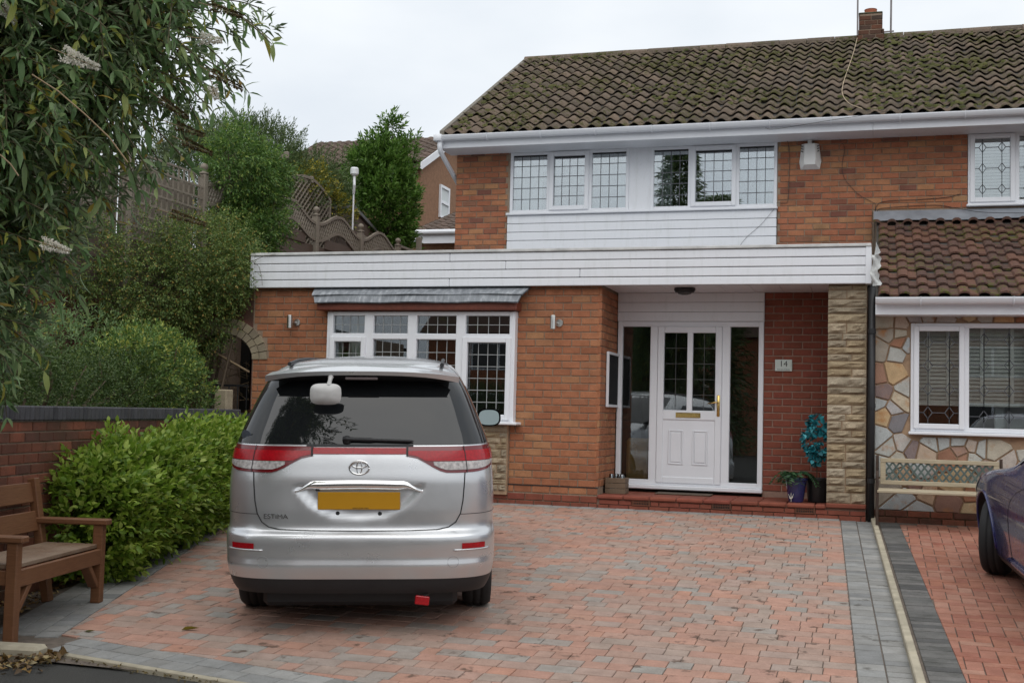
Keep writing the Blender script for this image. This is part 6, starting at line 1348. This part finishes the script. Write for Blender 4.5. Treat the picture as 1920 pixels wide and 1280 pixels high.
root = CW(-3.2, 6.0, g(5)-.0); core = [CW(-2.95, 5.9, 2.0), CW(-2.8, 5.7, 2.7), CW(-2.65, 5.7, 3.2), CW(-3.0, 5.5, 1.5)]
for c in core: m.tube([root+Vector((random.uniform(-.1, .1), random.uniform(-.1, .1), 0)), root.lerp(c, .5)+Vector((.05, 0, .1)), c], [.045, .035, .022], 8)
for i in range(nS):
    p = Vector(P[i]); d = Vector(D[i]); c = min(core, key=lambda q: (q-p).length)
    if i % 5 == 0 or p.dot(r0) > -2.45: m.tube([c, c.lerp(p, .5)+Vector((0, 0, .10)), p], [.012, .008, .005], 5, caps=False)
    L = random.uniform(.2, .4); Ls.append(L); prev = p; a = d.cross(Vector((0, 0, 1))).normalized(); b = a.cross(d); pts = [p]
    for j in range(7):
        q = prev+d*(L/7)+Vector((0, 0, -.006*j)); pts.append(q); ax = a if j % 2 else b
        for s in (-1, 1):
            lPs.append(q); lDs.append(ax*s*.8+d*.55+Vector((random.gauss(0, .15), random.gauss(0, .15), -.45+random.gauss(0, .2)))); rvs.append(min(.999, max(0, random.gauss(.42, .2))) if random.random() < .93 else random.uniform(.85, 1))
        prev = q
    m.tube(pts, [.005]+[.0035]*6+[.002], 4, caps=False)
m.build('canes', simple('green_brown_cane', (.09, .075, .04), .8), bu)
leaf_object('foliage', np.array([tuple(v) for v in lPs]), np.array([tuple(v) for v in lDs]), np.where(np.arange(len(lPs)) % 6 == 0, .115, .074), np.where(np.arange(len(lPs)) % 6 == 0, .033, .021), G5, bu, .35, .18, True, np.array(rvs))
tipP = []; tipD = []
for i in range(nS):
    e = Vector(P[i])+Vector(D[i])*Ls[i]*random.uniform(.75, 1.)-Vector((0, 0, .06))
    for j in range(10):
        v = Vector((random.gauss(0, 1), random.gauss(0, 1), random.gauss(.3, .8))).normalized(); tipP.append(tuple(e+v*random.uniform(0, .05))); tipD.append(tuple(v+Vector(D[i])*.7))
leaf_object('tip_leaves', np.array(tipP), np.array(tipD), .06, .013, leafmat('buddleia_tip', [(0, (.09, .14, .07)), (.6, (.16, .215, .12)), (1, (.25, .30, .19))], .4), bu, .4, .15)
FLW = leafmat('white_floret', [(0, (.62, .60, .52)), (1, (.85, .83, .78))], .3); FLB = leafmat('brown_floret', [(0, (.06, .04, .02)), (.6, (.10, .075, .03)), (1, (.16, .11, .03))], .1)
def spike(px, py, dep, dr, L, R, mat, n=420):
    q = Vector((0, 0, 1.045))+(fwd+rgt*((px-960)/2250)-upv*((py-640)/2250))*dep; d = (rgt*dr[0]+upv*dr[1]+fwd*dr[2]).normalized(); t = rng.random(n)**1.1; ang = rng.uniform(0, 6.28, n); a = d.cross(Vector((0, 0, 1))).normalized(); b = d.cross(a)
    rad = np.array(a)[None]*np.cos(ang)[:, None]+np.array(b)[None]*np.sin(ang)[:, None]; Pn = np.array(q)[None]+np.array(d)[None]*(t*L)[:, None]+rad*(R*(1-t*.85)*rng.uniform(.5, 1, n))[:, None]
    leaf_object('flower_spike', Pn, rad+np.array(d)[None]*.4, .012, .010, mat, bu, 0, .3)
    MB().tube([q-d*.06, q, q+d*L], [.002, .002, .001], 5).build('flower_stalk', CANE, bu)
spike(118, 100, 5.0, (.9, -.38, -.1), .17, .034, FLW); spike(375, 72, 5.5, (1, -.1, .1), .10, .026, FLW, 260); spike(78, 455, 5.1, (.95, -.3, -.1), .13, .026, FLW, 300); spike(398, 160, 5.6, (.3, -.95, 0), .07, .02, FLW, 140); spike(0, 10, 5.2, (.6, -.7, 0), .10, .025, FLW, 200)
for (x, y, dx, dy, L) in ((395, 12, .95, -.3, .16), (395, 135, .9, -.5, .17), (300, 185, .85, -.6, .16), (330, 235, .95, -.35, .14), (320, 400, .95, -.3, .17), (345, 265, .9, -.4, .14)): spike(x, y, 5.6, (dx, dy, 0), L, .017, FLB, 300)
# two bare pale canes
for k, pp in enumerate((((60, 140), (110, 172), (160, 215), (205, 258), (240, 305)), ((0, 290), (20, 308), (35, 330)))):
    MB().tube([Vector((0, 0, 1.045))+(fwd+rgt*((x-960)/2250)-upv*((y-640)/2250))*4.9 for x, y in pp], .0032, 5).build('bare_cane', CANE, bu)
# pot plants
def arch_fronds(parent, c, n, L, leafL, mat, seed, up=1.1):
    rr = random.Random(seed); lp_ = []; ld_ = []; st_ = MB()
    for i in range(n):
        a = 2*pi*i/n+rr.uniform(-.3, .3); d = Vector((cos(a), sin(a), 0)); Lf = L*rr.uniform(.7, 1.1); pts = []
        for k in range(9): t = k/8; pts.append(Vector(c)+d*(Lf*t*.9)+Vector((0, 0, Lf*(up*t-1.35*t*t))))
        st_.tube(pts, .003, 4, caps=False)
        for k in range(2, 9):
            for q in (0, .5):
                if k+q > 8: continue
                p = pts[k].lerp(pts[min(8, k+1)], q); sd = d.cross(Vector((0, 0, 1)))
                for s in (-1, 1): lp_.append(tuple(p)); ld_.append(tuple(sd*s+d*.5+Vector((0, 0, -.25))))
    st_.build('frond_stem', FERN, parent); leaf_object('fronds', np.array(lp_), np.array(ld_), leafL, leafL*.3, mat, parent, .15, .1)
arch_fronds(bp, (-.87, 13.72, .42), 17, .27, .065, FERN, 5)
P, D = blob_pts([((-.66, 13.80, .80), (.13, .12, .22), 46), ((-.64, 13.8, .98), (.09, .08, .10), 14)], 141, .15, .6); lP, lD = shoots(P, D, .02, 5, 1.0, .4); leaf_object('petals', lP, lD, .062, .055, TEAL, kp, .2, .2, True)
MB().tube([(-.64, 13.86, .40), (-.65, 13.84, .65), (-.66, 13.8, .95)], .006, 6).build('flower_stem', BARK, kp)
# trees standing behind the camera, mirrored in the panes and the car's rear glass
def conifer(name, loc, h, rad, lab, seed, n=2600):
    t = thing(name, loc, lab, 'tree'); MB().tube([loc, (loc[0], loc[1], loc[2]+h*.5), (loc[0], loc[1], loc[2]+h)], [.16, .10, .02], 8).build('trunk', BARK, t)
    zf = rng.uniform(.08, 1, n); an = rng.uniform(0, 6.28, n); rr_ = rad*(1-zf)**.8*rng.uniform(.25, 1, n)*(1+.25*np.sin(an*5+zf*40)); P = np.stack([loc[0]+rr_*np.cos(an), loc[1]+rr_*np.sin(an), loc[2]+h*zf], 1); D = np.stack([np.cos(an), np.sin(an), np.full(n, -.1)], 1)
    lP, lD = shoots(P, D, .5, 7, .6); leaf_object('crown', lP, lD, .22, .06, G7, t, .2, .1)
conifer('spruce_tree', (-7.25, -12, -.5), 11.9, 2.1, 'dark spruce standing across the road facing the house', 7)
conifer('cypress_tree', (-4.6, -2.6, -.5), 8.2, 1.5, 'slender dark cypress near the road edge facing the drive', 8, 2200)
# house across the road, mirrored in the lower panes
oh = thing('opposite_house', (-6, -24, -.5), 'plain brick house across the road facing the drive', 'house')
mm = MB(); slab(-19, 8, -.5, 4.6, [(-17, -14.5, .5, 1.9), (-11, -8.5, .5, 1.9), (-3, -.5, .5, 1.9), (3, 5.5, .5, 1.9), (-17, -14.5, 2.9, 4.1), (-11, -8.5, 2.9, 4.1), (-3, -.5, 2.9, 4.1), (3, 5.5, 2.9, 4.1), (-6.6, -5.5, -.5, 1.6)], lambda a, b, c, d: mm.box(a, b, -23, -22.7, c, d)); mm.box(-19, 8, -30, -29.7, -.5, 4.6); mm.box(-19, -18.7, -29.7, -23, -.5, 4.6); mm.box(7.7, 8, -29.7, -23, -.5, 4.6); mm.build('wall', BRU, oh)
MB().prism([(-22.3, 4.5), (-26.4, 7.0), (-30.5, 4.5)], lambda u, v: (-19.3, u, v), lambda u, v: (8.3, u, v)).build('roof', TILEB, oh)
for x in (-17, -11, -3, 3):
    for z in (.5, 2.9): s = MB(); z1 = z+(1.4 if z < 1 else 1.2); rect_frame(s, x, x+2.5, z, z1, -22.78, -22.68, .07); s.bbox(x+1.2, x+1.3, -22.77, -22.69, z, z1, .01); wq = s.build('window', PVC, oh); MB().box(x+.05, x+2.45, -22.75, -22.74, z+.05, z1-.05).build('pane', CGLASS, wq)
MB().bbox(-6.6, -5.5, -22.8, -22.72, -.5, 1.6, .01).build('door', BEAM, oh)
# leaf litter under the hedge, in the gutter and on the drive
FALL = leafmat('fallen_leaf', [(0, (.06, .035, .015)), (.4, (.16, .09, .03)), (.7, (.28, .18, .06)), (.9, (.36, .30, .16)), (1, (.12, .08, .04))], .1)
n = 900; t = rng.random(n); y = 6.9+5.0*t; x = np.array([lx(v) for v in y])-.52-rng.random(n)**1.6*.5; P = np.stack([x, y, np.array([g(v) for v in y])+.006+rng.random(n)*.015], 1); D = unitv(n)*np.array([1, 1, .25])
leaf_object('leaf_litter', P, D, .045, .028, FALL, None, .1, .3, kind='stuff')
n = 420; x = -4.6-rng.random(n)**1.4*.75+rng.normal(size=n)*.05; y = np.array([front_edge(v) for v in x])-.05-rng.random(n)**1.8*.42; P = np.stack([x, y, -.468+rng.random(n)*.035], 1); leaf_object('gutter_leaves', P, unitv(n)*np.array([1, 1, .4]), .055, .032, FALL, None, .1, .3, kind='stuff')
n = 160; x = -4.55+rng.random(n)*2.6; y = np.array([front_edge(v) for v in x])-.058-rng.random(n)**2*.06; P = np.stack([x, y, np.full(n, -.467)+rng.random(n)*.02], 1); leaf_object('edge_moss', P, unitv(n)*np.array([1, 1, .6]), .022, .012, leafmat('gutter_moss', [(0, (.06, .05, .015)), (1, (.16, .11, .03))], .1), None, .1, .3, kind='stuff')
struct(MB().obox((-5.02, 6.02, -.44), (.32, .05, .0), (-.01, .07, 0), (0, 0, .05), b=.02).build('kerb_stone', CONC))
for (x, y, s, lab) in ((-4.27, 6.86, .11, 'yellow-green fallen leaf lying on the red pavers'), (-4.82, 6.62, .06, 'small curled fallen leaf on pavers by the bench leg')):
    o = leaf_object('fallen_leaf', np.array([[x, y, g(y)+.004]]), np.array([[1, .2, .06]]), s, s*.5, leafmat('yellowing_leaf', [(0, (.16, .17, .02)), (1, (.26, .24, .03))], .1) if 'yellowing_leaf' not in MATS else MATS['yellowing_leaf'], None, -.1, .25, True); tag(o, lab, 'leaf')
